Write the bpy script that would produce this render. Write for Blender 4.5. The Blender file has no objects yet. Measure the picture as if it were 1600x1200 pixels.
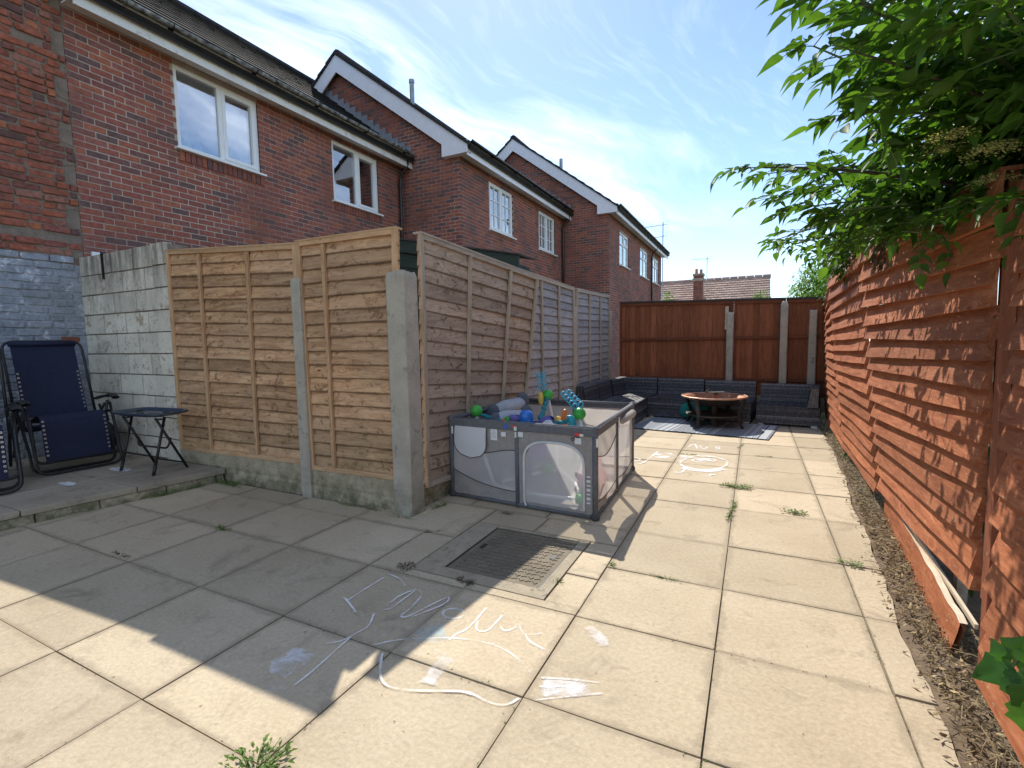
import bpy, bmesh, math, random
from mathutils import Vector, Matrix, noise as mnoise
random.seed(7)
sc = bpy.context.scene
COL = sc.collection
rad = math.radians
V = Vector
# ------------------------------------------------------------------ camera, sky, sun, exposure
CAM_POS = V((0, 0, 1.2855))
CAM_YAW, CAM_PITCH, CAM_ROLL = rad(26.4957), rad(5.0375), rad(-1.0211)
cy, sy = math.cos(CAM_YAW), math.sin(CAM_YAW)
cp, sp = math.cos(CAM_PITCH), math.sin(CAM_PITCH)
cr, sr = math.cos(CAM_ROLL), math.sin(CAM_ROLL)
def _yaw(v): return V((cy*v[0]-sy*v[1], sy*v[0]+cy*v[1], v[2]))
_f = V((0, cp, -sp)); _u = V((0, sp, cp)); _r = V((1, 0, 0))
_right = _yaw(cr*_r+sr*_u); _up = _yaw(-sr*_r+cr*_u); _fwd = _yaw(_f)
camd = bpy.data.cameras.new('camera'); cam = bpy.data.objects.new('camera', camd); COL.objects.link(cam)
cam.matrix_world = Matrix(((_right.x, _up.x, -_fwd.x, CAM_POS.x), (_right.y, _up.y, -_fwd.y, CAM_POS.y),
                           (_right.z, _up.z, -_fwd.z, CAM_POS.z), (0, 0, 0, 1)))
camd.sensor_width = 36; camd.lens = 757.99/1600*36
camd.clip_start = 0.02; camd.clip_end = 3000
sc.camera = cam

SUN_EL, SUN_AZ = rad(46.7), rad(30.2)          # azimuth turned from +Y towards -X
SUN_DIR = V((-math.sin(SUN_AZ)*math.cos(SUN_EL), math.cos(SUN_AZ)*math.cos(SUN_EL), math.sin(SUN_EL)))
sund = bpy.data.lights.new('sun', 'SUN'); sun = bpy.data.objects.new('sun', sund); COL.objects.link(sun)
sund.energy = 3.5; sund.angle = rad(0.53); sund.color = (1.0, 0.95, 0.87)
sun.rotation_euler = SUN_DIR.to_track_quat('Z', 'Y').to_euler()
sun.location = (0, 0, 30)

world = bpy.data.worlds.new('World'); sc.world = world; world.use_nodes = True
wn = world.node_tree; wn.nodes.clear()
SKY_STRENGTH = 0.130
sc.view_settings.view_transform = 'Standard'; sc.view_settings.look = 'None'
sc.view_settings.exposure = 0.80; sc.view_settings.gamma = 1; sc.view_settings.use_curve_mapping = False

# ------------------------------------------------------------------ node helpers
def N(nt, typ, ins=None, **attrs):
    n = nt.nodes.new(typ)
    for k, v in attrs.items(): setattr(n, k, v)
    for k, v in (ins or {}).items():
        if isinstance(v, bpy.types.NodeSocket): nt.links.new(v, n.inputs[k])
        else: n.inputs[k].default_value = v
    return n
def c4(c): return (c[0], c[1], c[2], 1)
def math_(nt, op, a, b=0.5, clamp=False):
    return N(nt, 'ShaderNodeMath', {0: a, 1: b}, operation=op, use_clamp=clamp).outputs[0]
def vm(nt, op, a, b):
    return N(nt, 'ShaderNodeVectorMath', {0: a, 1: b}, operation=op).outputs[0]
def noi(nt, vec, scale, detail=4, rough=.55, dist=0.0):
    return N(nt, 'ShaderNodeTexNoise', {'Vector': vec, 'Scale': scale, 'Detail': detail, 'Roughness': rough, 'Distortion': dist}).outputs['Fac']
def ramp(nt, fac, stops, interp='LINEAR'):
    n = N(nt, 'ShaderNodeValToRGB', {'Fac': fac}); e = n.color_ramp.elements; n.color_ramp.interpolation = interp
    while len(e) < len(stops): e.new(0.5)
    for el, (p, c) in zip(e, stops):
        el.position = p; el.color = c4(c) if not isinstance(c, (int, float)) else (c, c, c, 1)
    return n.outputs[0]
def mix(nt, fac, a, b, blend='MIX'):
    n = N(nt, 'ShaderNodeMix', data_type='RGBA', blend_type=blend)
    for i, v in ((0, fac), (6, a), (7, b)):
        if isinstance(v, bpy.types.NodeSocket): nt.links.new(v, n.inputs[i])
        else: n.inputs[i].default_value = v if i == 0 else c4(v)
    return n.outputs[2]
def rng(nt, fac, a, b, lo=0.0, hi=1.0):
    return N(nt, 'ShaderNodeMapRange', {0: fac, 1: a, 2: b, 3: lo, 4: hi}).outputs[0]
def pos(nt): return N(nt, 'ShaderNodeNewGeometry').outputs['Position']
def rnd(nt, mode):
    if mode == 'island': return N(nt, 'ShaderNodeNewGeometry').outputs['Random Per Island']
    return N(nt, 'ShaderNodeObjectInfo').outputs['Random']
def bump(nt, h, strength=.3, dist=.01):
    return N(nt, 'ShaderNodeBump', {'Height': h, 'Strength': strength, 'Distance': dist}).outputs[0]
def mk(name):
    m = bpy.data.materials.new(name); m.use_nodes = True
    return m, m.node_tree, m.node_tree.nodes['Principled BSDF']
def L(nt, out, p, name): nt.links.new(out, p.inputs[name])
def sxyz(nt, v): return N(nt, 'ShaderNodeSeparateXYZ', {0: v}).outputs

# ------------------------------------------------------------------ world shader: physical sky with wind-drawn cirrus
sky = N(wn, 'ShaderNodeTexSky', sky_type='NISHITA', sun_disc=False, sun_elevation=SUN_EL, sun_rotation=-SUN_AZ,
        air_density=0.85, dust_density=0.14, ozone_density=2.0, altitude=0)
tc = N(wn, 'ShaderNodeTexCoord').outputs['Generated']
sx, sy_, sz = sxyz(wn, tc)[:3]
den = math_(wn, 'MAXIMUM', math_(wn, 'ADD', sz, 0.12), 0.05)
plane = N(wn, 'ShaderNodeCombineXYZ', {0: math_(wn, 'DIVIDE', sx, den), 1: math_(wn, 'DIVIDE', sy_, den), 2: 0.0}).outputs[0]
rot = N(wn, 'ShaderNodeVectorRotate', {'Vector': plane, 'Angle': rad(-74)}, rotation_type='Z_AXIS').outputs[0]
warp = N(wn, 'ShaderNodeTexNoise', {'Vector': rot, 'Scale': 1.1, 'Detail': 3.0}).outputs['Color']
rotw = vm(wn, 'ADD', rot, vm(wn, 'MULTIPLY', warp, (0.55, 0.55, 0)))
streak = noi(wn, vm(wn, 'MULTIPLY', rotw, (0.8, 2.6, 1)), 1.6, 8, .62)
big = noi(wn, vm(wn, 'ADD', vm(wn, 'MULTIPLY', rotw, (0.35, 1.0, 1)), (8.8, 1.2, 0)), 1.25, 3, .5)
fine = noi(wn, vm(wn, 'MULTIPLY', rotw, (2.0, 9.0, 1)), 2.4, 6, .6)
cl = math_(wn, 'ADD', math_(wn, 'MULTIPLY', rng(wn, big, .46, .70), rng(wn, streak, .34, .78)), math_(wn, 'MULTIPLY', rng(wn, fine, .50, .85), .10), True)
cl = math_(wn, 'MULTIPLY', cl, rng(wn, sz, 0.06, 0.40))
cloudy = mix(wn, math_(wn, 'MULTIPLY', cl, 0.9), sky.outputs[0], (12.5, 12.9, 13.4))
bg = N(wn, 'ShaderNodeBackground', {'Color': cloudy, 'Strength': SKY_STRENGTH})
N(wn, 'ShaderNodeOutputWorld', {'Surface': bg.outputs[0]})

# ------------------------------------------------------------------ object helpers
W = {}
def wmat(o):
    return W.get(o.name, Matrix.Identity(4))
def props(o, label=None, cat=None, group=None, kind=None):
    if label: o['label'] = label
    if cat: o['category'] = cat
    if group: o['group'] = group
    if kind: o['kind'] = kind
    return o
def thing(name, label, cat, loc=(0, 0, 0), rotz=0.0, group=None, kind=None):
    o = bpy.data.objects.new(name, None); COL.objects.link(o)
    o.empty_display_size = .1
    o.location = loc; o.rotation_euler = (0, 0, rotz)
    W[o.name] = Matrix.Translation(loc) @ Matrix.Rotation(rotz, 4, 'Z')
    return props(o, label, cat, group, kind)
def perp(d):
    d = d.normalized(); a = V((0, 0, 1)) if abs(d.z) < .9 else V((1, 0, 0))
    u = d.cross(a).normalized(); return u, d.cross(u).normalized()
class MB:
    def __init__(self): self.v = []; self.f = []
    def add(self, vs, fs):
        k = len(self.v); self.v += [tuple(x) for x in vs]; self.f += [tuple(i+k for i in f) for f in fs]; return self
    BF = ((0, 3, 2, 1), (4, 5, 6, 7), (0, 1, 5, 4), (1, 2, 6, 5), (2, 3, 7, 6), (3, 0, 4, 7))
    def box(self, a, b):
        (x0, y0, z0), (x1, y1, z1) = a, b
        return self.add([(x0, y0, z0), (x1, y0, z0), (x1, y1, z0), (x0, y1, z0), (x0, y0, z1), (x1, y0, z1), (x1, y1, z1), (x0, y1, z1)], self.BF)
    def hexa(self, pts): return self.add(pts, self.BF)
    def beam(self, p, q, u, v):                       # u, v: full width vectors
        p, q, u, v = V(p), V(q), V(u)/2, V(v)/2
        return self.add([p-u-v, p+u-v, p+u+v, p-u+v, q-u-v, q+u-v, q+u+v, q-u+v], self.BF)
    def tube(self, path, r, seg=8, cap=True, closed=False):
        path = [V(p) for p in path]; n = len(path); rs = r if isinstance(r, (list, tuple)) else [r]*n
        vs = []; fs = []; pu = None
        for i, p in enumerate(path):
            if closed: d = path[(i+1) % n]-path[i-1]
            else: d = path[min(i+1, n-1)]-path[max(i-1, 0)]
            if d.length < 1e-9: d = V((0, 0, 1))
            d.normalize()
            if pu is None: u, w = perp(d)
            else:
                u = pu-d*pu.dot(d)
                u = u.normalized() if u.length > 1e-6 else perp(d)[0]
                w = d.cross(u)
            pu = u
            for k in range(seg):
                a = 2*math.pi*k/seg; vs.append(p+(u*math.cos(a)+w*math.sin(a))*rs[i])
        m = n if closed else n-1
        for i in range(m):
            j = (i+1) % n
            for k in range(seg):
                l = (k+1) % seg; fs.append((i*seg+k, i*seg+l, j*seg+l, j*seg+k))
        if cap and not closed:
            fs.append(tuple(range(seg))[::-1]); fs.append(tuple((n-1)*seg+k for k in range(seg)))
        return self.add(vs, fs)
    def lathe(self, prof, c=(0, 0, 0), seg=24, sx=1, sy=1):
        c = V(c); n = len(prof)
        vs = [c+V((r*sx*math.cos(2*math.pi*k/seg), r*sy*math.sin(2*math.pi*k/seg), z)) for r, z in prof for k in range(seg)]
        fs = [(i*seg+k, i*seg+(k+1) % seg, (i+1)*seg+(k+1) % seg, (i+1)*seg+k) for i in range(n-1) for k in range(seg)]
        return self.add(vs, fs)
    def ball(self, c, r, seg=12, rings=8, squash=(1, 1, 1)):
        c = V(c); vs = []; fs = []
        for i in range(rings+1):
            t = math.pi*i/rings
            for k in range(seg):
                a = 2*math.pi*k/seg
                vs.append(c+V((r*squash[0]*math.sin(t)*math.cos(a), r*squash[1]*math.sin(t)*math.sin(a), r*squash[2]*math.cos(t))))
        for i in range(rings):
            for k in range(seg):
                l = (k+1) % seg; fs.append((i*seg+k, (i+1)*seg+k, (i+1)*seg+l, i*seg+l))
        return self.add(vs, fs)
    def grid(self, fn, nu, nv):
        vs = [fn(i/nu, j/nv) for j in range(nv+1) for i in range(nu+1)]
        fs = [(j*(nu+1)+i, j*(nu+1)+i+1, (j+1)*(nu+1)+i+1, (j+1)*(nu+1)+i) for j in range(nv) for i in range(nu)]
        return self.add(vs, fs)
    def extr(self, poly, d):                          # polygon (list of points) extruded by vector d
        n = len(poly); d = V(d); vs = [V(p) for p in poly]+[V(p)+d for p in poly]
        return self.add(vs, [tuple(range(n))[::-1], tuple(range(n, 2*n))]+[(i, (i+1) % n, n+(i+1) % n, n+i) for i in range(n)])
    def mesh(self, name, mat, smooth=False):
        me = bpy.data.meshes.new(name); me.from_pydata(self.v, [], self.f); me.materials.append(mat)
        if smooth: me.polygons.foreach_set('use_smooth', [True]*len(me.polygons))
        me.update(); return me
    def build(self, name, mat, parent=None, smooth=False, local=False, fix=True, bev=0.0, **pr):
        if parent is not None and not local:
            inv = wmat(parent).inverted(); self.v = [tuple(inv @ V(x)) for x in self.v]
        me = self.mesh(name, mat, smooth)
        if fix or bev:
            bm = bmesh.new(); bm.from_mesh(me); bmesh.ops.recalc_face_normals(bm, faces=bm.faces)
            if bev: bmesh.ops.bevel(bm, geom=list(bm.edges), offset=bev, segments=1, affect='EDGES')
            bm.to_mesh(me); bm.free()
            if smooth: me.polygons.foreach_set('use_smooth', [True]*len(me.polygons))
        o = bpy.data.objects.new(name, me); COL.objects.link(o)
        if parent is not None:
            o.parent = parent; W[o.name] = wmat(parent)
        return props(o, **pr)
def piece(name, me, parent, mw, **pr):
    """one piece sharing a mesh; mw is its world matrix"""
    o = bpy.data.objects.new(name, me); COL.objects.link(o)
    o.parent = parent; m = wmat(parent).inverted() @ mw
    o.matrix_basis = m; W[o.name] = mw
    return props(o, **pr)
def basis(ex, ey, ez, loc):
    return Matrix(((ex.x, ey.x, ez.x, loc.x), (ex.y, ey.y, ez.y, loc.y), (ex.z, ey.z, ez.z, loc.z), (0, 0, 0, 1)))
def TS(loc, s, r=None):
    m = Matrix.Translation(loc)
    if r: m = m @ Matrix.Rotation(r, 4, 'Z')
    return m @ Matrix.Diagonal((s[0], s[1], s[2], 1))
def cubemesh(name, mat, bevel=0.0):
    b = MB().box((-.5, -.5, -.5), (.5, .5, .5)); me = b.mesh(name, mat)
    bm = bmesh.new(); bm.from_mesh(me); bmesh.ops.recalc_face_normals(bm, faces=bm.faces)
    if bevel: bmesh.ops.bevel(bm, geom=list(bm.edges), offset=bevel, segments=1, affect='EDGES')
    bm.to_mesh(me); bm.free(); return me
def lerp(a, b, t): return a+(b-a)*t
def copy_thing(o, mw, label, group=None):
    r = o.copy(); COL.objects.link(r); r['label'] = label; r.matrix_basis = mw; W[r.name] = mw
    if group: r['group'] = group
    for ch in o.children:
        c = ch.copy(); COL.objects.link(c); c.parent = r
        for g in ch.children:
            d = g.copy(); COL.objects.link(d); d.parent = c
    return r

# ------------------------------------------------------------------ materials
def simple(name, col, rough=.6, metal=0.0, var=.15, scale=8, bmp=.0, spec=.5, coat=0):
    m, nt, p = mk(name)
    n = noi(nt, pos(nt), scale, 5, .6)
    k = rng(nt, n, .3, .7, 1-var, 1+var)
    L(nt, mix(nt, 1.0, col, N(nt, 'ShaderNodeCombineColor', {0: k, 1: k, 2: k}).outputs[0], 'MULTIPLY'), p, 'Base Color')
    p.inputs['Roughness'].default_value = rough; p.inputs['Metallic'].default_value = metal
    p.inputs['Specular IOR Level'].default_value = spec; p.inputs['Coat Weight'].default_value = coat
    if bmp: L(nt, bump(nt, noi(nt, pos(nt), scale*12, 4), bmp, .01), p, 'Normal')
    return m
def wood(name, axis, dark, mid, light, rough=.75, knots=.8, mode='object', algae=0.0, grey=None, peel=0.0, bmp=.35, vary=.35, bark_shade=0.0):
    m, nt, p = mk(name)
    r = rnd(nt, mode)
    off = N(nt, 'ShaderNodeCombineXYZ', {0: math_(nt, 'MULTIPLY', r, 37.0), 1: math_(nt, 'MULTIPLY', r, 91.0), 2: math_(nt, 'MULTIPLY', r, 53.0)}).outputs[0]
    P0 = pos(nt); P = vm(nt, 'ADD', P0, off)
    s = {'X': (1, 9, 9), 'Y': (9, 1, 9), 'Z': (9, 9, 1)}[axis]
    k = {'X': (1, 2.6, 2.6), 'Y': (2.6, 1, 2.6), 'Z': (2.6, 2.6, 1)}[axis]
    kv = N(nt, 'ShaderNodeTexVoronoi', {'Vector': vm(nt, 'MULTIPLY', P, k), 'Scale': 3.2, 'Randomness': 1.0}, feature='F1')
    kd = kv.outputs['Distance']
    near = rng(nt, kd, 0.0, .30, 1.0, 0.0)
    bend = vm(nt, 'MULTIPLY', N(nt, 'ShaderNodeCombineXYZ', {0: near, 1: near, 2: near}).outputs[0], (.09, .09, .09))
    g1 = noi(nt, vm(nt, 'MULTIPLY', vm(nt, 'ADD', P, bend), s), 3.0, 7, .62, .6)
    g2 = noi(nt, vm(nt, 'MULTIPLY', P, s), 17.0, 4, .6)
    g = math_(nt, 'ADD', math_(nt, 'MULTIPLY', g1, .7), math_(nt, 'MULTIPLY', g2, .3))
    col = ramp(nt, g, [(.33, dark), (.5, mid), (.66, light)])
    if knots:
        kk = rng(nt, kd, .035, .10, knots, 0.0)
        col = mix(nt, kk, col, (dark[0]*.55, dark[1]*.42, dark[2]*.35))
    if grey:
        gm = rng(nt, noi(nt, P0, 1.3, 5, .6), .38, .62)
        col = mix(nt, math_(nt, 'MULTIPLY', gm, grey[3]), col, grey[:3])
        fl = rng(nt, noi(nt, vm(nt, 'MULTIPLY', P, tuple(x*.4+.6 for x in k)), 9.0, 6, .7, 1.2), .56, .62)
        col = mix(nt, math_(nt, 'MULTIPLY', fl, grey[4]), col, tuple(x*.42 for x in dark))
    k2 = rng(nt, r, 0, 1, 1-vary, 1+vary)
    col = mix(nt, 1.0, col, N(nt, 'ShaderNodeCombineColor', {0: k2, 1: k2, 2: k2}).outputs[0], 'MULTIPLY')
    if peel:
        pm = rng(nt, noi(nt, vm(nt, 'MULTIPLY', P, k), 22.0, 6, .75), .66-.1*peel, .70-.1*peel)
        col = mix(nt, math_(nt, 'MULTIPLY', pm, .8), col, (.52, .36, .24))
    z = sxyz(nt, P0)[2]
    if algae:
        am = math_(nt, 'MULTIPLY', rng(nt, z, .15, .75, 1.0, 0.0), rng(nt, noi(nt, P0, 5, 5, .65), .35, .6))
        col = mix(nt, math_(nt, 'MULTIPLY', am, algae), col, (.13, .13, .045))
    if bark_shade:                                             # lap shadow painted as a ragged dark line on each board's waney lower edge
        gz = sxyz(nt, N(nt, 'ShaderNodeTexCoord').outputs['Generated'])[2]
        bm_ = rng(nt, math_(nt, 'ADD', gz, math_(nt, 'MULTIPLY', noi(nt, P, 16, 4, .6), .10)), bark_shade*.6+.05, bark_shade+.06, 1.0, 0.0)
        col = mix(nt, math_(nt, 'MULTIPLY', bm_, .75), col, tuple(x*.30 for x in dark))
    L(nt, col, p, 'Base Color'); p.inputs['Roughness'].default_value = rough; p.inputs['Specular IOR Level'].default_value = .25
    L(nt, bump(nt, g, bmp, .006), p, 'Normal')
    return m
def brickmat(name, cols, mode, grime=.3, mottle=.35, rough=.85, bmp=.4):
    m, nt, p = mk(name)
    r = rnd(nt, mode); P = pos(nt)
    n = len(cols)
    col = ramp(nt, r, [(i/n, c) for i, c in enumerate(cols)], 'CONSTANT')
    m1 = noi(nt, vm(nt, 'ADD', P, N(nt, 'ShaderNodeCombineXYZ', {0: math_(nt, 'MULTIPLY', r, 60.0)}).outputs[0]), 22, 6, .65)
    k = rng(nt, m1, .25, .75, 1-mottle, 1+mottle)
    col = mix(nt, 1.0, col, N(nt, 'ShaderNodeCombineColor', {0: k, 1: k, 2: k}).outputs[0], 'MULTIPLY')
    gr = rng(nt, noi(nt, P, 1.1, 5, .6), .42, .7)
    col = mix(nt, math_(nt, 'MULTIPLY', gr, grime), col, (.10, .075, .06))
    L(nt, col, p, 'Base Color'); p.inputs['Roughness'].default_value = rough; p.inputs['Specular IOR Level'].default_value = .25
    L(nt, bump(nt, noi(nt, P, 90, 6, .7), bmp, .006), p, 'Normal')
    return m
def stone(name, base, spot, rough=.9, s1=2.5, s2=60, bmp=.4, mode=None, vary=.12, moss=0.0, dark=None, topstain=None, edge=None, chips=None):
    m, nt, p = mk(name); P = pos(nt)
    a = noi(nt, P, s1, 6, .62); b = noi(nt, P, s2, 5, .7)
    col = mix(nt, rng(nt, a, .35, .68), base, spot)
    kb = rng(nt, b, .25, .75, .82, 1.18)
    col = mix(nt, 1.0, col, N(nt, 'ShaderNodeCombineColor', {0: kb, 1: kb, 2: kb}).outputs[0], 'MULTIPLY')
    if dark:
        dm = rng(nt, noi(nt, vm(nt, 'ADD', P, (4, 9, 2)), s1*2.1, 8, .7, .8), .55, .68)
        col = mix(nt, math_(nt, 'MULTIPLY', dm, .7), col, dark)
    if mode:
        r = rnd(nt, mode); k2 = rng(nt, r, 0, 1, 1-vary, 1+vary)
        col = mix(nt, 1.0, col, N(nt, 'ShaderNodeCombineColor', {0: k2, 1: k2, 2: k2}).outputs[0], 'MULTIPLY')
    if edge:                                               # dirt gathered along the joints
        gx, gy = sxyz(nt, N(nt, 'ShaderNodeTexCoord').outputs['Generated'])[:2]
        d = math_(nt, 'MINIMUM', math_(nt, 'PINGPONG', gx, .5), math_(nt, 'PINGPONG', gy, .5))
        em = rng(nt, math_(nt, 'SUBTRACT', d, math_(nt, 'MULTIPLY', math_(nt, 'SUBTRACT', noi(nt, P, 7, 6, .7), .42), .20)), .0, .035, .42, 0.0)
        col = mix(nt, em, col, edge)
        sp_ = rng(nt, noi(nt, P, 38, 2, .5), .73, .77, 0, .7)
        col = mix(nt, sp_, col, tuple(x*.6 for x in edge))
    if chips:                                              # paint flaked off
        cm = rng(nt, noi(nt, P, 8.5, 8, .75), .565, .61)
        col = mix(nt, math_(nt, 'MULTIPLY', cm, .85), col, chips)
    if topstain:                                           # soot and algae run down from the coping
        z = sxyz(nt, P)[2]
        dr_ = noi(nt, vm(nt, 'MULTIPLY', P, (7, 7, 1.1)), 1.6, 6, .65)
        am = math_(nt, 'MULTIPLY', rng(nt, z, topstain[0], topstain[1], 0.0, 1.0), rng(nt, dr_, .36, .6))
        col = mix(nt, math_(nt, 'MULTIPLY', am, .85), col, topstain[2])
    if moss:
        z = sxyz(nt, P)[2]
        am = math_(nt, 'MULTIPLY', rng(nt, z, .02, .3, 1.0, .0), rng(nt, noi(nt, P, 9, 6, .7), .4, .58))
        col = mix(nt, math_(nt, 'MULTIPLY', am, moss), col, (.07, .085, .03))
    L(nt, col, p, 'Base Color'); p.inputs['Roughness'].default_value = rough; p.inputs['Specular IOR Level'].default_value = .25
    L(nt, bump(nt, b, bmp, .006), p, 'Normal')
    return m
def leafmat(name, c1, c2, mode='island', trans=.35, rough=.42):
    m, nt, p = mk(name); r = rnd(nt, mode)
    col = mix(nt, r, c1, c2)
    n = noi(nt, pos(nt), 14, 4)
    k = rng(nt, n, .3, .7, .75, 1.2)
    col = mix(nt, 1.0, col, N(nt, 'ShaderNodeCombineColor', {0: k, 1: k, 2: k}).outputs[0], 'MULTIPLY')
    L(nt, col, p, 'Base Color'); p.inputs['Roughness'].default_value = rough+.12; p.inputs['Specular IOR Level'].default_value = .25
    t = N(nt, 'ShaderNodeBsdfTranslucent', {'Color': mix(nt, 1.0, col, (1.6, 1.55, .5), 'MULTIPLY')})
    mx = N(nt, 'ShaderNodeMixShader', {0: trans, 1: p.outputs[0], 2: t.outputs[0]})
    out = [x for x in nt.nodes if x.type == 'OUTPUT_MATERIAL'][0]
    nt.links.new(mx.outputs[0], out.inputs[0]); return m
def veil(name, col, alpha, rough=.8, holes=None, trans=0, dens=0):
    """fabric net / chalk dust: col over transparency"""
    m, nt, p = mk(name)
    p.inputs['Base Color'].default_value = c4(col); p.inputs['Roughness'].default_value = rough; p.inputs['Specular IOR Level'].default_value = .15
    t = N(nt, 'ShaderNodeBsdfTransparent')
    if trans:                                             # thin net lets the sun glow through
        tl = N(nt, 'ShaderNodeBsdfTranslucent', {'Color': c4(col)}); body = N(nt, 'ShaderNodeMixShader', {0: trans, 1: p.outputs[0], 2: tl.outputs[0]})
    else: body = p
    fac = alpha
    if dens:                                              # chalk: dense in the middle of a stroke, dusty and broken at its sides
        at = N(nt, 'ShaderNodeAttribute', attribute_name='dens').outputs['Fac']
        h = math_(nt, 'ADD', math_(nt, 'MULTIPLY', noi(nt, pos(nt), 260, 6, .8), .55), math_(nt, 'MULTIPLY', noi(nt, pos(nt), 24, 4, .65), .45))
        fac = math_(nt, 'MULTIPLY', rng(nt, math_(nt, 'ADD', h, math_(nt, 'MULTIPLY', at, dens)), .56, .86), alpha)
    if holes:
        h = math_(nt, 'ADD', math_(nt, 'MULTIPLY', noi(nt, pos(nt), holes[0], 6, .75), .6), math_(nt, 'MULTIPLY', noi(nt, pos(nt), holes[0]*.12, 3, .6), .4))
        fac = math_(nt, 'MULTIPLY', rng(nt, h, holes[1], holes[2]), alpha)
    mx = N(nt, 'ShaderNodeMixShader', {0: fac, 1: t.outputs[0], 2: body.outputs[0]})
    out = [x for x in nt.nodes if x.type == 'OUTPUT_MATERIAL'][0]
    nt.links.new(mx.outputs[0], out.inputs[0]); return m
def glassmat(name, tint=(.8, .85, .9), refl=.35):
    m, nt, p = mk(name)
    g = N(nt, 'ShaderNodeBsdfGlossy', {'Color': (1, 1, 1, 1), 'Roughness': .015})
    t = N(nt, 'ShaderNodeBsdfTransparent', {'Color': c4(tint)})
    fr = N(nt, 'ShaderNodeFresnel', {'IOR': 1.5}).outputs[0]
    L2 = bump(nt, noi(nt, pos(nt), 1.6, 2), .03, .05); nt.links.new(L2, g.inputs['Normal'])
    mx = N(nt, 'ShaderNodeMixShader', {0: math_(nt, 'ADD', fr, refl, True), 1: t.outputs[0], 2: g.outputs[0]})
    out = [x for x in nt.nodes if x.type == 'OUTPUT_MATERIAL'][0]
    nt.links.new(mx.outputs[0], out.inputs[0]); return m

M_slab = stone('paving_stone', (.53, .44, .305), (.455, .37, .25), .88, 1.7, 55, .6, 'object', .13, dark=(.31, .25, .175), edge=(.26, .21, .145))
M_slabp = stone('patio_stone', (.38, .32, .24), (.30, .255, .19), .9, 2.5, 50, .4, 'object', .12, dark=(.13, .11, .085))
M_joint = stone('joint_sand', (.24, .195, .135), (.12, .10, .065), .95, 12, 90, .6)
M_soil = stone('soil', (.15, .11, .072), (.24, .18, .12), .98, 9, 70, .9)
M_earth = stone('earth', (.10, .085, .05), (.07, .09, .035), .98, .5, 30, .8)
M_conc = stone('concrete_post', (.48, .425, .34), (.37, .33, .265), .92, 5, 110, .6, moss=.5, dark=(.16, .14, .11))
M_grav = stone('gravel_board_concrete', (.48, .40, .28), (.35, .29, .20), .93, 7, 80, .7, moss=.75, dark=(.14, .12, .08))
M_drain = stone('drain_concrete', (.46, .39, .28), (.37, .315, .225), .95, 9, 150, 1.0, dark=(.10, .09, .07))
M_lid = stone('drain_lid_metal', (.24, .20, .14), (.17, .14, .10), .8, 6, 120, .6, dark=(.16, .145, .11))
M_block = stone('whitewashed_block', (.80, .73, .60), (.66, .60, .49), .92, 3.5, 60, .8, 'object', .12, chips=(.42, .33, .23), dark=(.36, .31, .24), topstain=(1.55, 2.25, (.17, .15, .125)))
M_blockj = stone('block_mortar', (.30, .26, .21), (.18, .155, .12), .95, 8, 70, .8)
M_mort = stone('mortar', (.52, .44, .37), (.27, .165, .13), .95, 1.1, 80, .5)
M_mortold = stone('old_mortar', (.27, .21, .165), (.18, .14, .11), .95, 9, 60, 1.0)
BR = [(.31, .104, .076), (.25, .092, .072), (.33, .112, .077), (.19, .092, .082), (.29, .10, .076), (.37, .13, .078), (.155, .092, .085), (.31, .118, .092), (.25, .104, .086)]
M_brick = brickmat('house_brick', BR, 'object'); M_brick_i = brickmat('house_brick_run', BR, 'island')
BO = [(.36, .115, .07), (.29, .095, .065), (.34, .11, .065), (.22, .085, .068), (.33, .11, .07), (.42, .15, .075), (.26, .095, .072), (.15, .08, .072), (.31, .14, .10), (.30, .10, .07)]
M_brickold = brickmat('old_brick', BO, 'object', .3, .5, .92, 1.0)
M_brickpaint = stone('grey_painted_brick', (.37, .39, .43), (.25, .265, .30), .8, 9, 50, .8, 'object', .14, dark=(.15, .155, .175), chips=(.62, .63, .66))
M_wood_f = wood('brown_lap_wood', 'X', (.20, .095, .042), (.54, .295, .145), (.74, .48, .27), algae=.45, knots=.9, vary=.24, bark_shade=.13, grey=(.46, .31, .20, .45, .55), bmp=.6)
M_wood_fz = wood('brown_batten_wood', 'Z', (.36, .20, .10), (.54, .33, .18), (.64, .42, .24), knots=.3, vary=.1)
M_wood_fx = wood('brown_rail_wood', 'X', (.36, .20, .10), (.54, .33, .18), (.64, .42, .24), knots=.3, vary=.1)
M_wood_g = wood('weathered_lap_wood', 'Y', (.25, .165, .11), (.42, .30, .21), (.53, .40, .29), knots=.85, grey=(.36, .285, .23, .5, .8), vary=.18, bark_shade=.10)
M_wood_gg = wood('grey_lap_wood', 'Y', (.21, .18, .17), (.34, .305, .285), (.44, .41, .39), knots=.6, grey=(.35, .335, .335, .7, .55), vary=.16, bark_shade=.10)
M_batt_g = wood('weathered_batten', 'Z', (.28, .21, .15), (.42, .33, .245), (.50, .41, .31), knots=.2, vary=.1)
M_batt_gy = wood('weathered_rail', 'Y', (.28, .22, .175), (.42, .35, .28), (.50, .43, .35), knots=.2, vary=.1)
M_wood_r = wood('red_painted_wood', 'Y', (.19, .056, .024), (.34, .115, .048), (.47, .185, .09), knots=.7, peel=.5, vary=.2, bmp=.3, rough=.7)
M_post_r = wood('red_painted_post', 'Z', (.15, .046, .022), (.23, .076, .038), (.29, .10, .052), knots=.2, peel=.3, vary=.1)
M_wood_b = wood('dark_red_board', 'Z', (.17, .052, .022), (.26, .085, .036), (.34, .12, .052), knots=.7, vary=.22)
M_rail_b = wood('dark_red_rail', 'X', (.115, .036, .017), (.165, .054, .025), (.21, .075, .036), knots=.3, vary=.1)
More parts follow.
